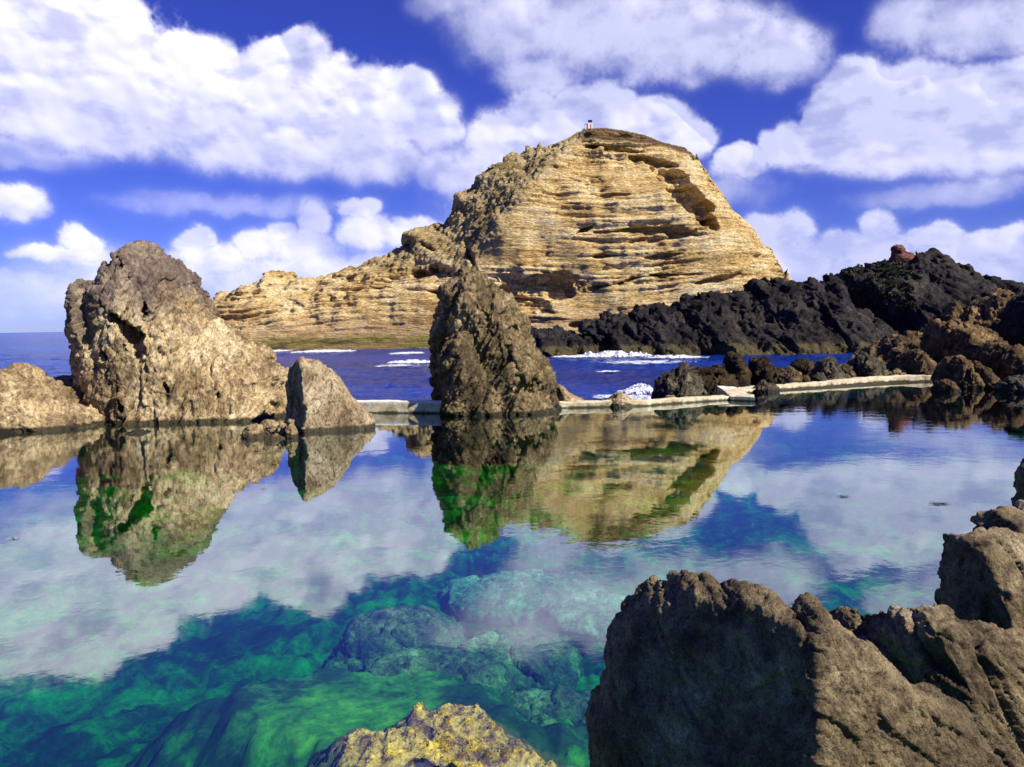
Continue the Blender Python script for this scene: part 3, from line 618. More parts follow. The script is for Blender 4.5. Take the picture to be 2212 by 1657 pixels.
col = Mf.ramp(k, [(.34, (.015, .04, .03)), (.46, (.035, .10, .04)), (.54, (.10, .32, .04)), (.62, (.24, .58, .06)), (.74, (.45, .60, .30))])
col = Mf.mix(.85, col, Mf.ramp(c3, [(.3, (.5, .5, .5)), (.6, (1.1, 1.1, 1.1))]), 'MULTIPLY')
bs = Mf.n('ShaderNodeBsdfDiffuse'); Mf.l(col, bs.inputs[0]); Mf.l(bs.outputs[0], Mf.out.inputs[0])
o = mesh_from('pool_floor', P, grid_quads(nx, ny), Mf.m); tag(o, 'algae covered rocky floor of the pool seen through the water', 'floor', kind='structure')

def sub(cx, cy, zc, rad, mat, lb, seed, a=.05, vox=.03, nm='submerged_boulder', L=.5, cat='boulder', grp=None):
    c = atz(cx, cy, zc); rx, ry, rz = rad
    X = [np.arange(-r-.3, r+.3, vox, dtype=f32) for r in rad]
    g3 = np.meshgrid(*X, indexing='ij')
    Fd = ((np.abs(g3[0]/rx)**2.3+np.abs(g3[1]/ry)**2.3+np.abs(g3[2]/rz)**2.3)**(1/2.3)-1)*min(rad)
    Fd = np.clip(Fd, -4*vox, 4*vox).astype(f32); g = openvdb.FloatGrid(float(4*vox)); g.copyFromArray(Fd)
    V, _, Q = g.convertToPolygons(isovalue=0.0); Q = Q.astype(np.int64)
    V = V.astype(np.float64)*vox-np.array([r+.3 for r in rad])
    N = normals_of(V, Q)
    if (V*N).sum() < 0: Q = Q[:, ::-1]; N = -N
    V = V+c
    V = roughen(V, N, L, a, (0, 0, 20), (1, 1, .8), seed, 3, .6, .2)
    return place(nm, V, Q, M[mat], lb, cat, grp)
SG = 'boulders under the water near the camera'
sub(868, 1400, -.95, (.95, .75, .55), 'sub', 'large round grey boulder under water with a dark dome top', 201, grp=SG)
sub(930, 1490, -1.05, (1.1, .7, .4), 'sub', 'pitted pale boulder under water just below the dark domed one', 202, .09, grp=SG)
sub(1130, 1290, -1.0, (1.5, 1.0, .28), 'subp', 'wide flat boulder under water, pale on top, beyond the domed one', 203, .07, vox=.04, grp=SG)
sub(1280, 1330, -.85, (.75, .8, .22), 'subp', 'pale whitish boulder under water nearest the pointed foreground rock', 204, .05, grp=SG)
sub(1110, 1440, -1.1, (1.0, .8, .35), 'sub', 'green tinted boulder under water between the domed one and the foreground rock', 205, .08, grp=SG)
sub(770, 1460, -1.3, (.45, .8, .4), 'sub', 'narrow knobbly rock under water at the left of the domed boulder', 206, .09, grp=SG)
sub(1210, 1560, -1.1, (.8, .5, .3), 'sub', 'green boulder under water beside the shaded face of the foreground rock', 207, .08, grp=SG)

# emergent golden seaweed rock
ce = atz(1010, 1640, 0.0)
nx2, ny2 = 300, 260
hx = np.linspace(-1.7, 1.7, nx2); hy = np.linspace(-1.5, 1.2, ny2); AX, AY = np.meshgrid(hx, hy, indexing='ij')
P2 = np.stack([AX.ravel()+ce[0], AY.ravel()+ce[1], 0*AX.ravel()], -1)
outl = [atz(*q, 0.0) for q in [(745, 1600), (768, 1566), (800, 1568), (830, 1580), (880, 1560), (905, 1512), (960, 1493), (1010, 1505), (1055, 1550), (1110, 1590), (1160, 1625), (1215, 1650), (1260, 1680), (1290, 1800), (1200, 1950), (900, 1950), (860, 1800), (830, 1700), (775, 1645)]]
dd = polydist(P2[:, 0], P2[:, 1], [(q[0], q[1]) for q in outl])
n_ = fbm(P2/.16, 5, 61); hh = -.02+.22*np.clip(dd, -1.6, .6)-.02*np.clip(-dd, 0, 1)*10
zr = np.where(dd > 0, -.065+.075*np.clip(dd, 0, .8), -.055+.75*dd)+.065*n_+.020*fbm(P2/.04, 3, 62, ridged=True)
P2[:, 2] = np.maximum(zr, -1.5)
Mw = NT('golden_seaweed'); tc = Mw.n('ShaderNodeTexCoord'); v = tc.outputs['Object']
k = Mw.math('ADD', Mw.math('MULTIPLY', Mw.noise(v, 2.6, 7, .7, .8), .65), Mw.math('MULTIPLY', Mw.noise(v, 14, 6, .75), .35)); col = Mw.ramp(k, [(.38, (.04, .085, .012)), (.44, (.16, .085, .03)), (.49, (.38, .32, .05)), (.55, (.62, .53, .10)), (.66, (.80, .70, .26))])
gz = Mw.n('ShaderNodeNewGeometry'); sz = Mw.n('ShaderNodeSeparateXYZ'); Mw.l(gz.outputs['Position'], sz.inputs[0])
zq = Mw.math('ADD', sz.outputs[2], Mw.math('MULTIPLY', Mw.math('SUBTRACT', k, .5), .25)); col = Mw.mix(Mw.mr(zq, -.16, -.04), (.05, .085, .02), col)
k2 = Mw.noise(v, 60, 5, .8); col = Mw.mix(.6, col, Mw.ramp(k2, [(.35, (.5, .45, .4)), (.6, (1.15, 1.15, 1.1))]), 'MULTIPLY')
bs = Mw.n('ShaderNodeBsdfPrincipled'); bs.inputs['Roughness'].default_value = .7; Mw.l(col, bs.inputs['Base Color'])
bp = Mw.n('ShaderNodeBump'); bp.inputs['Distance'].default_value = .012; Mw.l(k2, bp.inputs['Height']); Mw.l(bp.outputs[0], bs.inputs['Normal']); Mw.l(bs.outputs[0], Mw.out.inputs[0])
M['goldweed'] = Mw.m
Q2 = grid_quads(nx2, ny2)
rw = empty('seaweed_rock', (ce[0], ce[1], 0)); tag(rw, 'rock just breaking the surface, covered with golden yellow seaweed, at the bottom of the picture', 'rock')
o = mesh_from('rock_body', P2, Q2, Mw.m, parent=rw, origin=(ce[0], ce[1], 0))
# tufts of weed on it
rg = np.random.RandomState(4); cand = np.where((dd > -.10) & (dd < 1.2) & (P2[:, 2] > -.03))[0]; ids = rg.choice(cand, 8000)
B = P2[ids]+rg.uniform(-.006, .006, (len(ids), 3)); ang = rg.uniform(0, 6.28, len(ids)); ln = rg.uniform(.007, .02, len(ids)); wd = ln*.35
ux = np.stack([np.cos(ang), np.sin(ang), rg.uniform(.1, 1.0, len(ids))], -1); ux /= np.linalg.norm(ux, axis=1, keepdims=True)
sd = np.stack([-np.sin(ang), np.cos(ang), rg.uniform(-.5, .5, len(ids))], -1)
vt = np.stack([B-sd*wd[:, None]*.4, B+sd*wd[:, None]*.4, B+ux*ln[:, None]+sd*wd[:, None], B+ux*ln[:, None]-sd*wd[:, None]], 1).reshape(-1, 3)
o = mesh_from('seaweed', vt, np.arange(len(vt)).reshape(-1, 4), Mw.m, False, parent=rw, origin=(ce[0], ce[1], 0)); o['kind'] = 'stuff'

# ------------------------------------------------------------------ pool water: a closed body with clear mirror surface
xs = np.concatenate([[-80], np.linspace(-60, 60, 121)]); top = []
ring = [(-80., -6.)]+[(60., -6.)]+[(float(x_), float(outer_y(x_))) for x_ in xs[::-1]]
n = len(ring); V = [(x_, y_, 0.) for x_, y_ in ring]+[(x_, y_, -6.) for x_, y_ in ring]
me = bpy.data.meshes.new('pool_water'); me.from_pydata(V, [], [list(range(n)), list(range(2*n-1, n-1, -1))]+[[i, i+n, (i+1) % n+n, (i+1) % n] for i in range(n)]); me.update()
pw = bpy.data.objects.new('pool_water', me); COL.objects.link(pw); tag(pw, 'calm clear pool water mirroring rocks and clouds', 'water', kind='structure')
Mp = NT('pool_water'); g = Mp.n('ShaderNodeTexCoord'); v = g.outputs['Object']
w1 = Mp.noise(v, 1.1, 3, .5, .4); w2 = Mp.noise(v, 5.0, 3, .55, .3); area = Mp.mr(Mp.noise(v, .09, 2, .5), .42, .62, .25, 1.0)
hh = Mp.math('MULTIPLY', Mp.math('ADD', w1, Mp.math('MULTIPLY', w2, .22)), area)
bp = Mp.n('ShaderNodeBump'); bp.inputs['Strength'].default_value = 1.0; bp.inputs['Distance'].default_value = .004; Mp.l(hh, bp.inputs['Height'])
fr = Mp.n('ShaderNodeLayerWeight'); fr.inputs['Blend'].default_value = .5; Mp.l(bp.outputs[0], fr.inputs['Normal'])
fz = Mp.math('ADD', Mp.math('MULTIPLY', Mp.math('POWER', fr.outputs['Facing'], 2.6), .90), .05)
gl = Mp.n('ShaderNodeBsdfGlossy'); gl.inputs['Roughness'].default_value = 0.0; gl.inputs['Color'].default_value = (.93, .97, 1, 1); Mp.l(bp.outputs[0], gl.inputs['Normal'])
tr = Mp.n('ShaderNodeBsdfTransparent'); mx = Mp.n('ShaderNodeMixShader'); Mp.l(fz, mx.inputs[0]); Mp.l(tr.outputs[0], mx.inputs[1]); Mp.l(gl.outputs[0], mx.inputs[2]); Mp.l(mx.outputs[0], Mp.out.inputs[0])
va = Mp.n('ShaderNodeVolumeAbsorption'); va.inputs['Color'].default_value = (.10, .87, .70, 1); va.inputs['Density'].default_value = .58; Mp.l(va.outputs[0], Mp.out.inputs['Volume'])
me.materials.append(Mp.m)

# ------------------------------------------------------------------ sea
SZ = -.6
nx, ny = 900, 520
ty = np.linspace(0, 1, ny); tx = np.linspace(-1, 1, nx)
Yr = 1.0*np.exp(ty*math.log(30000/36.0))*36-36
GXs = np.zeros((nx, ny)); GYs = np.zeros((nx, ny))
for j in range(ny):
    half = 85+Yr[j]*1.1; X_ = tx*half; GXs[:, j] = X_; GYs[:, j] = Yr[j]+outer_y(np.clip(X_, -80, 60))
P = np.stack([GXs.ravel(), GYs.ravel(), np.full(nx*ny, SZ)], -1)
fade = sstep(400, 40, P[:, 1])
P[:, 2] += fade*(.20*fbm(P*np.array([.35, .6, 0]), 4, 21)+.07*perlin(P*np.array([1.6, 2.2, 0]), 25))
Ms = NT('sea'); g = Ms.n('ShaderNodeTexCoord'); v = g.outputs['Object']
mp = Ms.n('ShaderNodeMapping'); mp.inputs['Scale'].default_value = (.7, 1, 1); Ms.l(v, mp.inputs[0]); v2 = mp.outputs[0]
s1 = Ms.noise(v2, .25, 6, .62, .3); s2 = Ms.noise(v2, 1.6, 5, .65, .4); s3 = Ms.noise(v2, .03, 4, .6)
hh = Ms.math('ADD', Ms.math('MULTIPLY', s1, 1.2), Ms.math('MULTIPLY', s2, .42))
bp = Ms.n('ShaderNodeBump'); bp.inputs['Distance'].default_value = 1.3; Ms.l(hh, bp.inputs['Height'])
col = Ms.mix(Ms.mr(s3, .4, .62), (.002, .022, .20), (.003, .045, .36))
bs = Ms.n('ShaderNodeBsdfPrincipled'); Ms.l(col, bs.inputs['Base Color']); bs.inputs['Roughness'].default_value = .15; bs.inputs['IOR'].default_value = 1.33; bs.inputs['Specular IOR Level'].default_value = .12
Ms.l(bp.outputs[0], bs.inputs['Normal']); Ms.l(bs.outputs[0], Ms.out.inputs[0])
o = mesh_from('sea', P, grid_quads(nx, ny), Ms.m); tag(o, 'deep blue choppy open sea beyond the pool wall', 'sea', kind='structure')
# seabed under the sea keeps rocks grounded
o = mesh_from('seabed', np.array([(-30000, -6, -6.2), (30000, -6, -6.2), (30000, 30000, -6.2), (-30000, 30000, -6.2)]), np.array([[0, 1, 2, 3]]), Mf.m); tag(o, 'sea floor far below', 'seabed', kind='structure')

# foam
Mo = NT('white_foam'); bs = Mo.n('ShaderNodeBsdfPrincipled'); bs.inputs['Base Color'].default_value = (.86, .9, .95, 1); bs.inputs['Roughness'].default_value = .8
t2 = Mo.n('ShaderNodeBsdfTransparent'); m2 = Mo.n('ShaderNodeMixShader'); Mo.l(Mo.mr(Mo.noise(Mo.n('ShaderNodeTexCoord').outputs['Object'], 5.0, 5, .75), .42, .56, .15, 1.0), m2.inputs[0]); Mo.l(t2.outputs[0], m2.inputs[1]); Mo.l(bs.outputs[0], m2.inputs[2]); Mo.l(m2.outputs[0], Mo.out.inputs[0])
def foam(cx, cy, w, d, hgt, lb, seed, thr=.0, slope=0.0, Yc=None):
    c = atz(cx, cy, SZ); s = c[1]/F; Wm = w*s
    nx, ny = max(int(Wm*2/.06), 30), max(int(d*2/.06), 24)
    A, B_ = np.meshgrid(np.linspace(-1, 1, nx), np.linspace(-1, 1, ny), indexing='ij')
    Pm = np.stack([c[0]+A.ravel()*Wm, c[1]+B_.ravel()*d+A.ravel()*slope, 0*A.ravel()+SZ], -1)
    r = np.sqrt(A.ravel()**2+B_.ravel()**2)
    nn = fbm(Pm/.9, 5, seed); n2 = fbm(Pm/.22, 4, seed+5, ridged=True)
    dens = (1-r)*1.0+.75*nn-.15+.15*n2
    dens = dens-.35*np.clip(fbm(Pm/.35, 4, seed+9)+.1, 0, 1)
    Pm[:, 2] += .16*np.clip(dens*6, 0, 1)+hgt*.6*np.clip(dens, 0, 1)**1.5*(.7+.35*n2)+.02*fbm(Pm/.12, 3, seed+2)
    Q = grid_quads(nx, ny); keep = (dens[Q] > thr+.10*0).all(1); Q = Q[keep]
    if len(Q) < 5: return
    V, Q, _ = compact(Pm, Q)
    o = mesh_from('foam', V, Q, Mo.m, origin=(c[0], c[1], SZ)); tag(o, lb, 'foam', 'white water breaking on the rocks', 'stuff')
foam(1382, 850, 48, 1.5, .75, 'white splash breaking against the left side of the jagged dark rock', 301, -.05)
foam(1400, 868, 50, .8, .3, 'foam lapping at the outer face of the wall', 302)
foam(1330, 771, 85, 4.5, 1.1, 'line of surf at the foot of the black ridge', 303, .05)
foam(1460, 775, 70, 3, .5, 'thin surf line further right along the black ridge', 311, .1)
foam(1240, 773, 50, 3, .3, 'thin surf line left end of the black ridge', 312, .1)
foam(890, 785, 52, 3.0, .5, 'whitecap left of the middle stack', 304, .05)
foam(1315, 806, 30, 1.4, .15, 'little patch of foam in mid channel', 305, .12)
foam(1620, 834, 28, 1.6, .45, 'foam between the weedy rocks and the wall', 306, .0)
foam(700, 761, 70, 6, .5, 'thin surf line at the foot of the low yellow ridge', 307, .08)
foam(600, 760, 26, 5, .4, 'small surf at the left end of the islet', 308, .08)
foam(1340, 862, 75, 2.2, .05, 'thin lacy foam drifting in front of the wall', 313, .22)
foam(1390, 785, 110, 6, .05, 'thin foam trails behind the surf of the black ridge', 314, .30)
foam(860, 792, 60, 4, .04, 'faint foam trail beside the whitecap', 315, .28)
foam(1480, 800, 20, 1.0, .1, 'tiny foam fleck beyond the wall', 309, .15)
foam(880, 765, 40, 5, .3, 'surf between the ridge and the middle stack', 310, .1)

# ------------------------------------------------------------------ walls of the pool
Mc = NT('whitewashed_concrete'); g = Mc.n('ShaderNodeTexCoord'); v = g.outputs['Object']
k = Mc.noise(v, 2.2, 8, .7, .8); gg = Mc.n('ShaderNodeNewGeometry'); sp = Mc.n('ShaderNodeSeparateXYZ'); Mc.l(gg.outputs['Position'], sp.inputs[0])
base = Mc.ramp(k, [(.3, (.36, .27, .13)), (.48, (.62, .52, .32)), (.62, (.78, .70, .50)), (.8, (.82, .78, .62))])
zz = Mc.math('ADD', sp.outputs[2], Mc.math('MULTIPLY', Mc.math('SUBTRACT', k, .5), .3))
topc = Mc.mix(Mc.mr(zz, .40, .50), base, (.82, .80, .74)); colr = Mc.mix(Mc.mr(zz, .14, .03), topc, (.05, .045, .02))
bs = Mc.n('ShaderNodeBsdfPrincipled'); bs.inputs['Roughness'].default_value = .8; Mc.l(colr, bs.inputs['Base Color'])
bp = Mc.n('ShaderNodeBump'); bp.inputs['Distance'].default_value = .05; Mc.l(k, bp.inputs['Height']); Mc.l(bp.outputs[0], bs.inputs['Normal']); Mc.l(bs.outputs[0], Mc.out.inputs[0])
M['conc'] = Mc.m
def wall(name, path, width, htop, lb, rough=.03, seed=0, parent=None):
    """path: waterline points of the pool side; a worn concrete wall with rounded edges and uneven top"""
    pts = np.array([atz(px, py, 0.0)[:2] for px, py in path]); seg = np.linalg.norm(np.diff(pts, axis=0), axis=1); L = seg.sum(); s = np.concatenate([[0], np.cumsum(seg)])
    n = int(L/.07); t = np.linspace(0, L, n); cx = np.interp(t, s, pts[:, 0]); cy = np.interp(t, s, pts[:, 1])
    tx_ = np.gradient(cx); ty_ = np.gradient(cy); l = np.hypot(tx_, ty_); nx_, ny_ = -ty_/l, tx_/l
    hs = np.interp(t, s, htop) if hasattr(htop, '__len__') else np.full(n, htop); ws = np.interp(t, s, width) if hasattr(width, '__len__') else np.full(n, width)
    prof = [(0, -1.5), (0, -.6), (0, -.2), (0, .0), (0, .3), (0, .6), (0, .8), (0, .92), (.02, .985), (.06, 1), (.2, 1.0), (.4, 1.), (.6, 1.), (.8, 1.), (.94, 1), (.985, .98), (1, .9), (1, .5), (1, 0), (1, -1.5), (1, -3)]
    prof = [prof[0]]+prof; rows = []
    prof[0] = (0, -3)
    for (a, b) in prof:
        zz_ = np.where(b >= 0, hs*b, b*1.0); rows.append(np.stack([cx+nx_*ws*a, cy+ny_*ws*a, zz_], -1))
    V = np.stack(rows, 1).reshape(-1, 3); m_ = len(prof)
    V[:, 2] += rough*fbm(V/.8, 4, seed)*1.3*(V[:, 2] > 0); V[:, :2] += (rough*fbm(V/.5, 4, seed+4))[:, None]*np.array([0, -1.0])
    Q = grid_quads(n, m_)
    me = bpy.data.meshes.new(name); me.from_pydata(V.tolist(), [], Q[:, ::-1].tolist()+[list(range(m_))[::-1], list(range((n-1)*m_, n*m_))])
    for pl in me.polygons: pl.use_smooth = True
    me.update(); me.materials.append(M['conc']); o = bpy.data.objects.new(name, me); COL.objects.link(o)
    return tag(o, lb, 'wall')
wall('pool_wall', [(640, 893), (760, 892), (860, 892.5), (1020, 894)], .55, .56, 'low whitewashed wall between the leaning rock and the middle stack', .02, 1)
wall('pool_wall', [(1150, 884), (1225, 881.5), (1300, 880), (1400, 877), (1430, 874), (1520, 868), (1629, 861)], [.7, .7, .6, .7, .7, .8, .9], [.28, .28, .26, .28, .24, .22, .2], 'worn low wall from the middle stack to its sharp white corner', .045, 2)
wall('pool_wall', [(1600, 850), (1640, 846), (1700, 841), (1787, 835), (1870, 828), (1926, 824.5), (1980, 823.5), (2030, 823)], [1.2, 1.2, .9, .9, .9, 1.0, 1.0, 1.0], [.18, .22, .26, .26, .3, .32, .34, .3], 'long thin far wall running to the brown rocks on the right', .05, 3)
# the white ramp-like end piece at the corner
c0 = atz(1629, 867, .02); tops = [at(1583, 856, 44.3), at(1630.5, 861.5, 43.6), at(1590, 836.5, 47.5), at(1549, 833.5, 47.5)]
tops[0][2] = .22; tops[1][2] = .21; tops[3][2] = .55; tops[2][2] = .5
for i_, (px_, py_) in enumerate([(1580, 856), (1631, 858), (1590, 836), (1549, 833)]):
    q = atz(px_, py_, tops[i_][2]); tops[i_] = q
N_ = 24; gA, gB = np.meshgrid(np.linspace(0, 1, N_), np.linspace(0, 1, N_), indexing='ij')
TT = (tops[0][None, None]*(1-gA[..., None])*(1-gB[..., None])+tops[1]*(gA*(1-gB))[..., None]+tops[2]*(gA*gB)[..., None]+tops[3]*((1-gA)*gB)[..., None]).reshape(-1, 3)
TT[:, 2] += .03*fbm(TT/.5, 4, 9); Q = grid_quads(N_, N_).tolist(); ii = np.arange(N_*N_).reshape(N_, N_)
rg_ = list(ii[:, 0])+list(ii[-1, 1:])+list(ii[-2::-1, -1])+list(ii[0, -2:0:-1]); nb = len(TT); Vb = TT[rg_].copy(); Vb[:, 2] = -1.5
k_ = len(rg_); Q += [[rg_[i], nb+i, nb+(i+1) % k_, rg_[(i+1) % k_]] for i in range(k_)]
me = bpy.data.meshes.new('wall_end'); me.from_pydata(TT.tolist()+Vb.tolist(), [], [list(map(int, q)) for q in Q]); me.update(); me.materials.append(M['conc'])
o = bpy.data.objects.new('wall_end', me); COL.objects.link(o); tag(o, 'raised white sloping slab where the low wall turns its corner', 'wall')

# ------------------------------------------------------------------ beacon on the islet
def plain(name, c, rough=.6, metal=0):
    n = NT(name); b = n.n('ShaderNodeBsdfPrincipled'); nz = n.noise(n.n('ShaderNodeTexCoord').outputs['Object'], 4, 5, .6)
    n.l(n.mix(nz, tuple(x*.85 for x in c), c), b.inputs['Base Color']); b.inputs['Roughness'].default_value = rough; b.inputs['Metallic'].default_value = metal
    n.l(b.outputs[0], n.out.inputs[0]); return n.m
mw, mr_, mb, mg = plain('white_paint', (.85, .83, .78)), plain('red_paint', (.55, .12, .06)), plain('solar_blue', (.01, .015, .12), .25), plain('dark_grey_metal', (.05, .05, .07), .5)
def bmx(name, boxes, mat, parent, bev=.02):
    import bmesh
    bm = bmesh.new()
    for (cx, cy, cz_, sx, sy, sz, rx) in boxes:
        r = bmesh.ops.create_cube(bm, size=1.0)
        mt = mathutils.Matrix.Translation((cx, cy, cz_)) @ mathutils.Matrix.Rotation(rx, 4, 'X') @ mathutils.Matrix.Diagonal((sx, sy, sz, 1))
        bmesh.ops.transform(bm, matrix=mt, verts=r['verts'])
    bmesh.ops.bevel(bm, geom=bm.edges[:], offset=bev, segments=2, affect='EDGES')
    me = bpy.data.meshes.new(name); bm.to_mesh(me); bm.free(); me.materials.append(mat)
    o = bpy.data.objects.new(name, me); COL.objects.link(o); o.parent = parent; return o
tp = top_of(1272); b0 = at(1272, 284, tp[1]+.6); b0[2] = min(b0[2], tp[2]+.1)
be = empty('beacon', tuple(b0)); tag(be, 'tiny white beacon hut with blue solar panel on the summit of the islet', 'beacon')
bmx('hut_wall', [(.30, 0, .9, 1.15, 1.1, 2.3, 0)], mw, be); bmx('annex', [(-.62, .12, .78, .66, .9, 1.9, 0)], mw, be)
bmx('roof_slab', [(-.62, .12, 1.76, .76, 1.0, .07, 0)], mg, be, .01); bmx('door', [(.42, -.56, .85, .26, .03, 1.75, 0)], mr_, be, .005)
o = bmx('solar_panel', [(.38, 0, 2.42, .85, 1.05, .05, R(58))], mb, be, .01); bmx('panel_stand', [(.38, .2, 2.2, .06, .06, .5, 0), (.1, .15, 2.2, .05, .05, .45, 0), (.66, .15, 2.2, .05, .05, .45, 0)], mg, be, .005)
bmx('lamp', [(-.08, .1, 2.65, .2, .2, .42, 0), (-.08, .1, 2.25, .07, .07, .6, 0)], mg, be, .03)
cb = empty('cabinet', (b0[0]-1.2, b0[1]-.1, b0[2])); tag(cb, 'small dark equipment cabinet standing left of the white beacon hut', 'cabinet')
bmx('cabinet_body', [(0, 0, .35, .34, .4, .7, 0)], mg, cb, .01); bmx('cabinet_lid', [(0, 0, .72, .40, .46, .05, 0)], mg, cb, .01)

# ------------------------------------------------------------------ dry grass on the cap, shrubs on the hill
Mg = NT('dry_grass'); b = Mg.n('ShaderNodeBsdfDiffuse'); nz = Mg.noise(Mg.n('ShaderNodeTexCoord').outputs['Object'], .5, 4, .6)
Mg.l(Mg.ramp(nz, [(.35, (.26, .11, .06)), (.5, (.30, .18, .07)), (.65, (.22, .24, .06))]), b.inputs[0]); Mg.l(b.outputs[0], Mg.out.inputs[0])
rg = np.random.RandomState(9)
NI = None
cand = np.where((cap > .5) & (VI[:, 1] < IY+12))[0]; ids = rg.choice(cand, 16000); B = VI[ids]+rg.uniform(-.2, .2, (16000, 3))*np.array([1, 1, .3])
ang = rg.uniform(0, 6.28, 16000); hgt_ = rg.uniform(.15, .55, 16000)
sd = np.stack([np.cos(ang), np.sin(ang), 0*ang], -1)*.06; tipv = np.stack([rg.uniform(-.2, .2, 16000), rg.uniform(-.2, .2, 16000), hgt_], -1)
vt = np.stack([B-sd, B+sd, B+sd*.3+tipv, B-sd*.3+tipv], 1).reshape(-1, 3)
o = mesh_from('grass', vt, np.arange(len(vt)).reshape(-1, 4), Mg.m, False); tag(o, 'dry reddish grass on the flat cap of the islet', 'grass', kind='stuff')
Mb = NT('coastal_shrub'); b = Mb.n('ShaderNodeBsdfDiffuse'); nz = Mb.noise(Mb.n('ShaderNodeTexCoord').outputs['Object'], .3, 3, .6)
Mb.l(Mb.ramp(nz, [(.35, (.02, .03, .015)), (.5, (.045, .055, .03)), (.6, (.09, .085, .05)), (.7, (.20, .14, .06))]), b.inputs[0]); Mb.l(b.outputs[0], Mb.out.inputs[0])
vts = []
tgt = [(rg.uniform(1180, 1600), rg.uniform(190, 420)) for _ in range(110)]+[(rg.normal(1490, 40), rg.normal(215, 18)) for _ in range(30)]
A = VH-CAM; pu = A@_r/(A@_f)*F+W/2; pv = H/2-A@_u/(A@_f)*F
for (zx, zy) in tgt:
    qx, qy = z3([(zx, zy)])[0]; s = np.where((np.abs(pu-qx) < 1.5) & (np.abs(pv-qy) < 1.5))[0]
    if len(s) == 0: continue
    b_ = VH[s[A[s, 1].argmin()]]; r_ = rg.uniform(.25, .75); nl = 90
    q = rg.normal(0, 1, (nl, 3)); q /= np.linalg.norm(q, axis=1, keepdims=True); c_ = b_+q*r_*rg.uniform(.6, 1, (nl, 1))*np.array([1.2, 1, .75])
    e1 = rg.normal(0, .11, (nl, 3)); e2 = rg.normal(0, .11, (nl, 3)); vts.append(np.stack([c_-e1, c_-e2, c_+e1, c_+e2], 1).reshape(-1, 3))
vt = np.concatenate(vts); o = mesh_from('shrubs', vt, np.arange(len(vt)).reshape(-1, 4), Mb.m, False); tag(o, 'low coastal shrubs scattered over the dark hill', 'shrubs', kind='stuff')
print('plants', time.time()-T00)

# ------------------------------------------------------------------ floating scraps
def scrap(px, py, w, lb, seed, mat):
    c = atz(px, py, .012); s = c[1]/F*w; r = random.Random(seed); vs = []; fs = []
    for i in range(15):
        x_ = r.uniform(-s, s)*.5; y_ = r.uniform(-s, s)*.2; a_ = r.uniform(0, 6.28); l_ = s*r.uniform(.5, .9); w_ = s*r.uniform(.03, .09); b_ = len(vs)
        dx_, dy_ = math.cos(a_), math.sin(a_)
        for (t_, ww) in ((-1, .3), (0, 1), (1, .3)):
            vs += [(x_+dx_*l_*t_-dy_*w_*ww, y_+dy_*l_*t_+dx_*w_*ww, .004), (x_+dx_*l_*t_+dy_*w_*ww, y_+dy_*l_*t_-dx_*w_*ww, .004)]
        fs += [[b_, b_+1, b_+3, b_+2], [b_+2, b_+3, b_+5, b_+4]]
    me = bpy.data.meshes.new('seaweed_scrap'); me.from_pydata(vs, [], fs); me.materials.append(mat); me.update()
    o = bpy.data.objects.new('seaweed_scrap', me); o.location = tuple(c); COL.objects.link(o); tag(o, lb, 'seaweed', 'bits of weed floating on the pool')
mdk = plain('wet_weed', (.10, .09, .10)); mlt = plain('dry_scrap', (.6, .5, .38))
scrap(1822, 1072, 16, 'small dark weed scrap floating on the mirrored cloud at right', 1, mdk)
scrap(2028, 1088, 24, 'largest dark weed scrap floating near the right edge rocks', 2, mdk)
scrap(570, 1054, 8, 'tiny pale scrap floating below the leaning rock', 3, mlt)
scrap(30, 1163, 14, 'pale scrap floating near the left edge', 4, mlt)

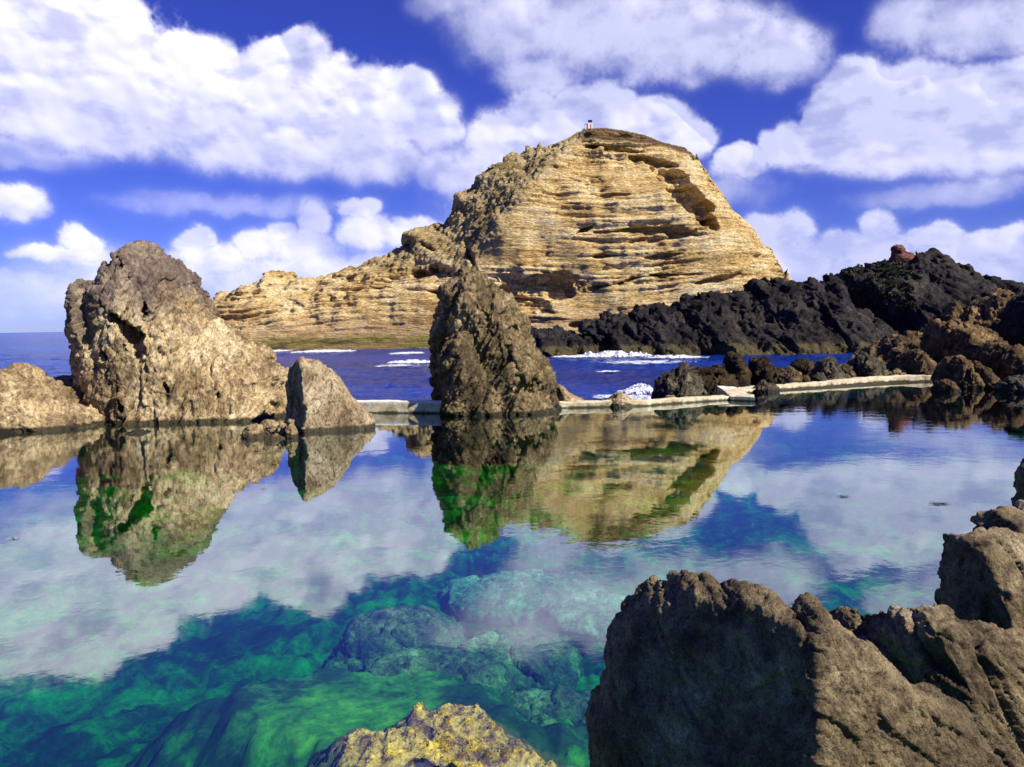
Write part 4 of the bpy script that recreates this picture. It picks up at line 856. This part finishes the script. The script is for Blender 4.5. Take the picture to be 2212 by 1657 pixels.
# ------------------------------------------------------------------ clouds: billowing relief far out over the sea
def azel(px, py):
    d = ray(px, py); return math.degrees(math.atan2(d[0], d[1])), math.degrees(math.atan2(d[2], math.hypot(d[0], d[1])))
PUFF = [  # x, y, rx, ry, strength, softness; wide faint low ones paint horizon haze
 (30, 120, 250, 190, 1.2, 0), (190, 150, 230, 170, 1.2, 0), (240, 55, 105, 85, 1, 0), (130, 20, 180, 90, 1, 0), (330, 190, 200, 130, 1.1, 0), (385, 100, 50, 45, .9, 0), (440, 150, 95, 80, 1, 0), (480, 250, 240, 115, 1.1, 0), (610, 200, 120, 115, 1.1, 0),
 (600, 130, 60, 50, 1, 0), (660, 120, 60, 70, 1, 0), (650, 82, 36, 30, .9, 0), (735, 170, 50, 55, .9, 0), (740, 240, 120, 95, 1, 0), (830, 240, 130, 100, 1, 0), (880, 200, 80, 60, .9, 0), (930, 270, 80, 80, .8, .5), (600, 330, 280, 65, .9, .4), (800, 345, 150, 60, .8, .5),
 (200, 290, 260, 60, .8, .4), (950, 370, 70, 60, .5, .8),
 (1120, 50, 170, 120, .7, .9), (1300, 60, 240, 120, .95, .7), (1480, 85, 250, 105, .95, .7), (1680, 115, 130, 80, .85, .7), (1160, 160, 110, 60, .7, .8), (960, 10, 100, 40, .35, 1), (1350, 0, 300, 60, .7, .8),
 (1080, 300, 90, 70, .8, .3), (1160, 260, 90, 75, 1, 0), (1250, 240, 100, 70, 1, 0), (1320, 215, 60, 52, 1, 0), (1400, 270, 100, 65, 1, 0), (1480, 300, 75, 55, 1, 0), (1250, 330, 260, 90, 1, .2), (1250, 430, 320, 90, .8, .6), (1060, 380, 120, 90, .75, .6),
 (1600, 352, 70, 42, 1, 0), (1690, 320, 55, 55, 1, 0), (1780, 310, 90, 70, 1, 0), (1850, 195, 95, 85, 1, 0), (1830, 270, 110, 90, 1, 0), (1960, 230, 140, 110, 1.1, 0), (2090, 240, 150, 110, 1.1, 0), (2220, 220, 150, 115, 1.1, 0), (1930, 330, 270, 60, 1, .3), (2150, 335, 200, 60, .9, .4), (2150, 400, 120, 20, .35, .9),
 (1960, 40, 90, 80, .6, .8), (2080, 55, 140, 85, .75, .8), (2220, 40, 110, 90, .75, .8),
 (45, 440, 75, 42, .95, .2), (0, 430, 50, 38, .9, .2), (90, 548, 85, 24, .8, .4), (165, 515, 42, 36, .9, .2), (205, 530, 30, 28, .85, .2), (150, 550, 110, 26, .7, .5),
 (425, 515, 48, 32, .9, .2), (470, 560, 130, 45, .65, .7), (560, 530, 60, 40, .8, .4), (600, 500, 32, 30, .8, .2), (675, 475, 48, 46, 1, .1), (660, 540, 110, 50, .8, .5), (780, 455, 48, 30, 1, 0), (800, 500, 75, 45, .9, .3), (880, 510, 80, 42, .9, .3), (960, 520, 70, 45, .8, .4), (740, 590, 320, 55, .5, .9),
 (1650, 500, 60, 48, .9, .2), (1710, 500, 58, 50, .95, .1), (1690, 570, 150, 70, .8, .6), (1810, 530, 65, 42, .85, .4), (1900, 490, 52, 42, 1, .1), (1900, 550, 120, 60, .8, .6), (2020, 515, 65, 38, .95, .2), (2110, 530, 75, 40, .95, .2), (2200, 520, 75, 38, .95, .2), (2000, 590, 380, 65, .7, .8), (1650, 640, 150, 60, .5, 1), (60, 640, 330, 60, .40, 1), (300, 600, 260, 70, .4, 1), (700, 640, 500, 80, .4, 1), (480, 440, 260, 30, .22, 1), (1500, 420, 200, 40, .3, 1), (2050, 420, 260, 30, .4, 1), (30, 330, 200, 40, .3, 1), (1950, 640, 320, 50, .5, 1)]
rs = random.Random(8)
CR = 9000.0
az = np.linspace(-52, 52, 1300); el = np.concatenate([np.linspace(.25, 30, 420), np.linspace(30.3, 48, 70)])
AZ, EL = np.meshgrid(az, el, indexing='ij'); a_, e_ = AZ.ravel(), EL.ravel()
Pn = np.stack([a_, e_, 0*a_], -1)
wx = .55*fbm(Pn/2.6, 5, 401); wy = .5*fbm(Pn/2.3+7, 5, 402)
qa, qe = a_+wx, e_+wy
dens = np.zeros(len(a_)); soft = np.full(len(a_), .2); best = np.full(len(a_), -9.); hsum = np.zeros(len(a_))
for (px, py, rx, ry, st, so) in PUFF:
    ca, ce_ = azel(px, py); a2, _ = azel(px+rx, py); _, e2 = azel(px, py-ry); ra, re = abs(a2-ca), abs(e2-ce_)
    rr = ((qa-ca)/ra)**2+((qe-ce_)/re)**2
    v_ = np.maximum(1.12-rr*1.0, -3)
    hgt2 = np.sqrt(np.clip(1.05-rr, 0, 2))*min(ra, re)
    hsum = np.maximum(hsum, hgt2+0.0); up = v_ > best
    soft = np.where(up, so+.45*sstep(.1, -.8, (qe-ce_)/re)*(so < .6), soft); dd_ = np.where(v_ > 0, st*np.minimum(v_*2.2, 1), v_)
    dens = np.where(dd_ > 0, 1-(1-np.clip(dens, 0, 1))*(1-np.clip(dd_, 0, .98)), dens); best = np.maximum(best, v_)
# procedural clouds beyond the part the photo shows
out = np.maximum(sstep(34, 40, np.abs(a_)), sstep(25, 29, e_))
fx = fbm(np.stack([a_/9, e_/5, 0*a_+3], -1), 5, 410); ox = np.clip(fx*1.8, -1, 1)
best = best*(1-out)+ox*out; dens = dens*(1-out)+np.clip(ox*2, 0, 1)*out; soft = soft*(1-out)+.3*out; hsum = hsum*(1-out)+np.clip(ox, 0, 1)*3*out
sm = fbm(Pn/1.1, 6, 403, gain=.55); billow = 1-np.abs(fbm(Pn/.8, 4, 404))*1.6
edge = best+.26*sm+.16*fbm(Pn/.42, 5, 415, ridged=True)-.06
shp = AZ.shape
def blur(A_, r, it=2):
    A_ = A_.reshape(shp).astype(np.float64)
    for _ in range(it):
        for ax_ in (0, 1):
            pd = [(0, 0), (0, 0)]; pd[ax_] = (r+1, r); c_ = np.cumsum(np.pad(A_, pd, mode='edge'), axis=ax_)
            A_ = (np.take(c_, range(2*r+1, c_.shape[ax_]), ax_)-np.take(c_, range(0, c_.shape[ax_]-2*r-1), ax_))/(2*r+1)
    return A_.ravel()
soft = np.clip(blur(soft, 8), 0, 1)
al = sstep(-.16, .34+1.1*soft, edge)*np.clip(.30+dens*.9, 0, 1)
al = np.clip(al, 0, 1)*np.clip(.80+.25*sstep(.2, .9, edge)+.2*(1-soft)-.1, 0, 1)
al *= sstep(.25, 3.5, e_)*.5+.5
al *= 1-.34*np.clip(fbm(np.stack([a_/3.6, e_/1.9, 0*a_+9], -1), 5, 420)*2.0, 0, 1)  # cover thinned by noise so blue sky shows as painted cloud shading
al = al*(1-.5*soft)+blur(al, 5, 2)*.5*soft
relief = blur(np.minimum(hsum, 2.6), 22, 3)*1.15+blur(.55*billow*np.clip(best, 0, 1)*(1-.7*soft), 3, 2)+.45*blur(fbm(Pn/2.6, 3, 411), 5, 2)
rad = CR-relief*CR*math.pi/180*.62
ar, er = np.radians(a_), np.radians(e_)
Vc = np.stack([rad*np.cos(er)*np.sin(ar), rad*np.cos(er)*np.cos(ar), rad*np.sin(er)+CAMH], -1)
Q = grid_quads(len(az), len(el)); keep = (al[Q] > .004).any(1); Vc, Q, at_ = compact(Vc, Q[keep][:, ::-1], {'cover': al})
Mk = NT('cloud_vapour'); A_ = Mk.n('ShaderNodeAttribute', attribute_name='cover')
df = Mk.n('ShaderNodeBsdfDiffuse'); df.inputs[0].default_value = (.43, .42, .42, 1); tl = Mk.n('ShaderNodeBsdfTranslucent'); tl.inputs[0].default_value = (.43, .42, .42, 1)
em = Mk.n('ShaderNodeEmission'); em.inputs[0].default_value = (.72, .73, .92, 1); em.inputs[1].default_value = .63  # even glow added to the clouds in place of scattered sunlight
mA = Mk.n('ShaderNodeMixShader'); mA.inputs[0].default_value = .42; Mk.l(df.outputs[0], mA.inputs[1]); Mk.l(tl.outputs[0], mA.inputs[2])
ad = Mk.n('ShaderNodeAddShader'); Mk.l(mA.outputs[0], ad.inputs[0]); Mk.l(em.outputs[0], ad.inputs[1])
tr = Mk.n('ShaderNodeBsdfTransparent'); mB = Mk.n('ShaderNodeMixShader'); Mk.l(A_.outputs['Fac'], mB.inputs[0]); Mk.l(tr.outputs[0], mB.inputs[1]); Mk.l(ad.outputs[0], mB.inputs[2]); Mk.l(mB.outputs[0], Mk.out.inputs[0])
Mk.m.cycles.emission_sampling = 'NONE'
o = mesh_from('clouds', Vc, Q, Mk.m, attrs=at_); tag(o, 'white fair weather cumulus clouds over the sea', 'clouds', kind='structure')
o.visible_shadow = True
print('clouds', time.time()-T00, len(Vc))

# ------------------------------------------------------------------ light
S = np.array([.63, -.42, .66]); S /= np.linalg.norm(S)
sl = bpy.data.lights.new('sun', 'SUN'); sl.energy = 5.0; sl.angle = R(.5); sl.color = (1, .93, .80)
so_ = bpy.data.objects.new('sun', sl); COL.objects.link(so_); so_.rotation_euler = mathutils.Vector(S).to_track_quat('Z', 'Y').to_euler()
wd_ = bpy.data.worlds.new('World'); sc.world = wd_; wd_.use_nodes = True; nt = wd_.node_tree; nt.nodes.clear()
sk = nt.nodes.new('ShaderNodeTexSky'); sk.sky_type = 'NISHITA'; sk.sun_disc = False
sk.sun_elevation = math.asin(S[2]); sk.sun_rotation = math.atan2(S[0], S[1]); sk.altitude = 1500; sk.air_density = 1.0; sk.dust_density = .2; sk.ozone_density = 6
hs = nt.nodes.new('ShaderNodeHueSaturation'); hs.inputs['Hue'].default_value = .525; hs.inputs['Saturation'].default_value = 1.12
mu = nt.nodes.new('ShaderNodeMix'); mu.data_type = 'RGBA'; mu.blend_type = 'MULTIPLY'; mu.inputs[0].default_value = 1; mu.inputs[7].default_value = (.64, .68, 1.30, 1)
bg = nt.nodes.new('ShaderNodeBackground'); bg.inputs[1].default_value = .068; ow = nt.nodes.new('ShaderNodeOutputWorld')
nt.links.new(sk.outputs[0], hs.inputs['Color']); nt.links.new(hs.outputs[0], mu.inputs[6]); nt.links.new(mu.outputs[2], bg.inputs[0]); nt.links.new(bg.outputs[0], ow.inputs[0])
sc.view_settings.view_transform = 'Standard'; sc.view_settings.look = 'None'; sc.view_settings.exposure = .45; sc.view_settings.gamma = 1
sc.render.engine = 'CYCLES'; cy = sc.cycles; cy.max_bounces = 8; cy.diffuse_bounces = 2; cy.glossy_bounces = 3; cy.transparent_max_bounces = 16; cy.use_denoising = True
cy.caustics_reflective = False; cy.caustics_refractive = False; cy.sample_clamp_indirect = 8
print('done', time.time()-T00)
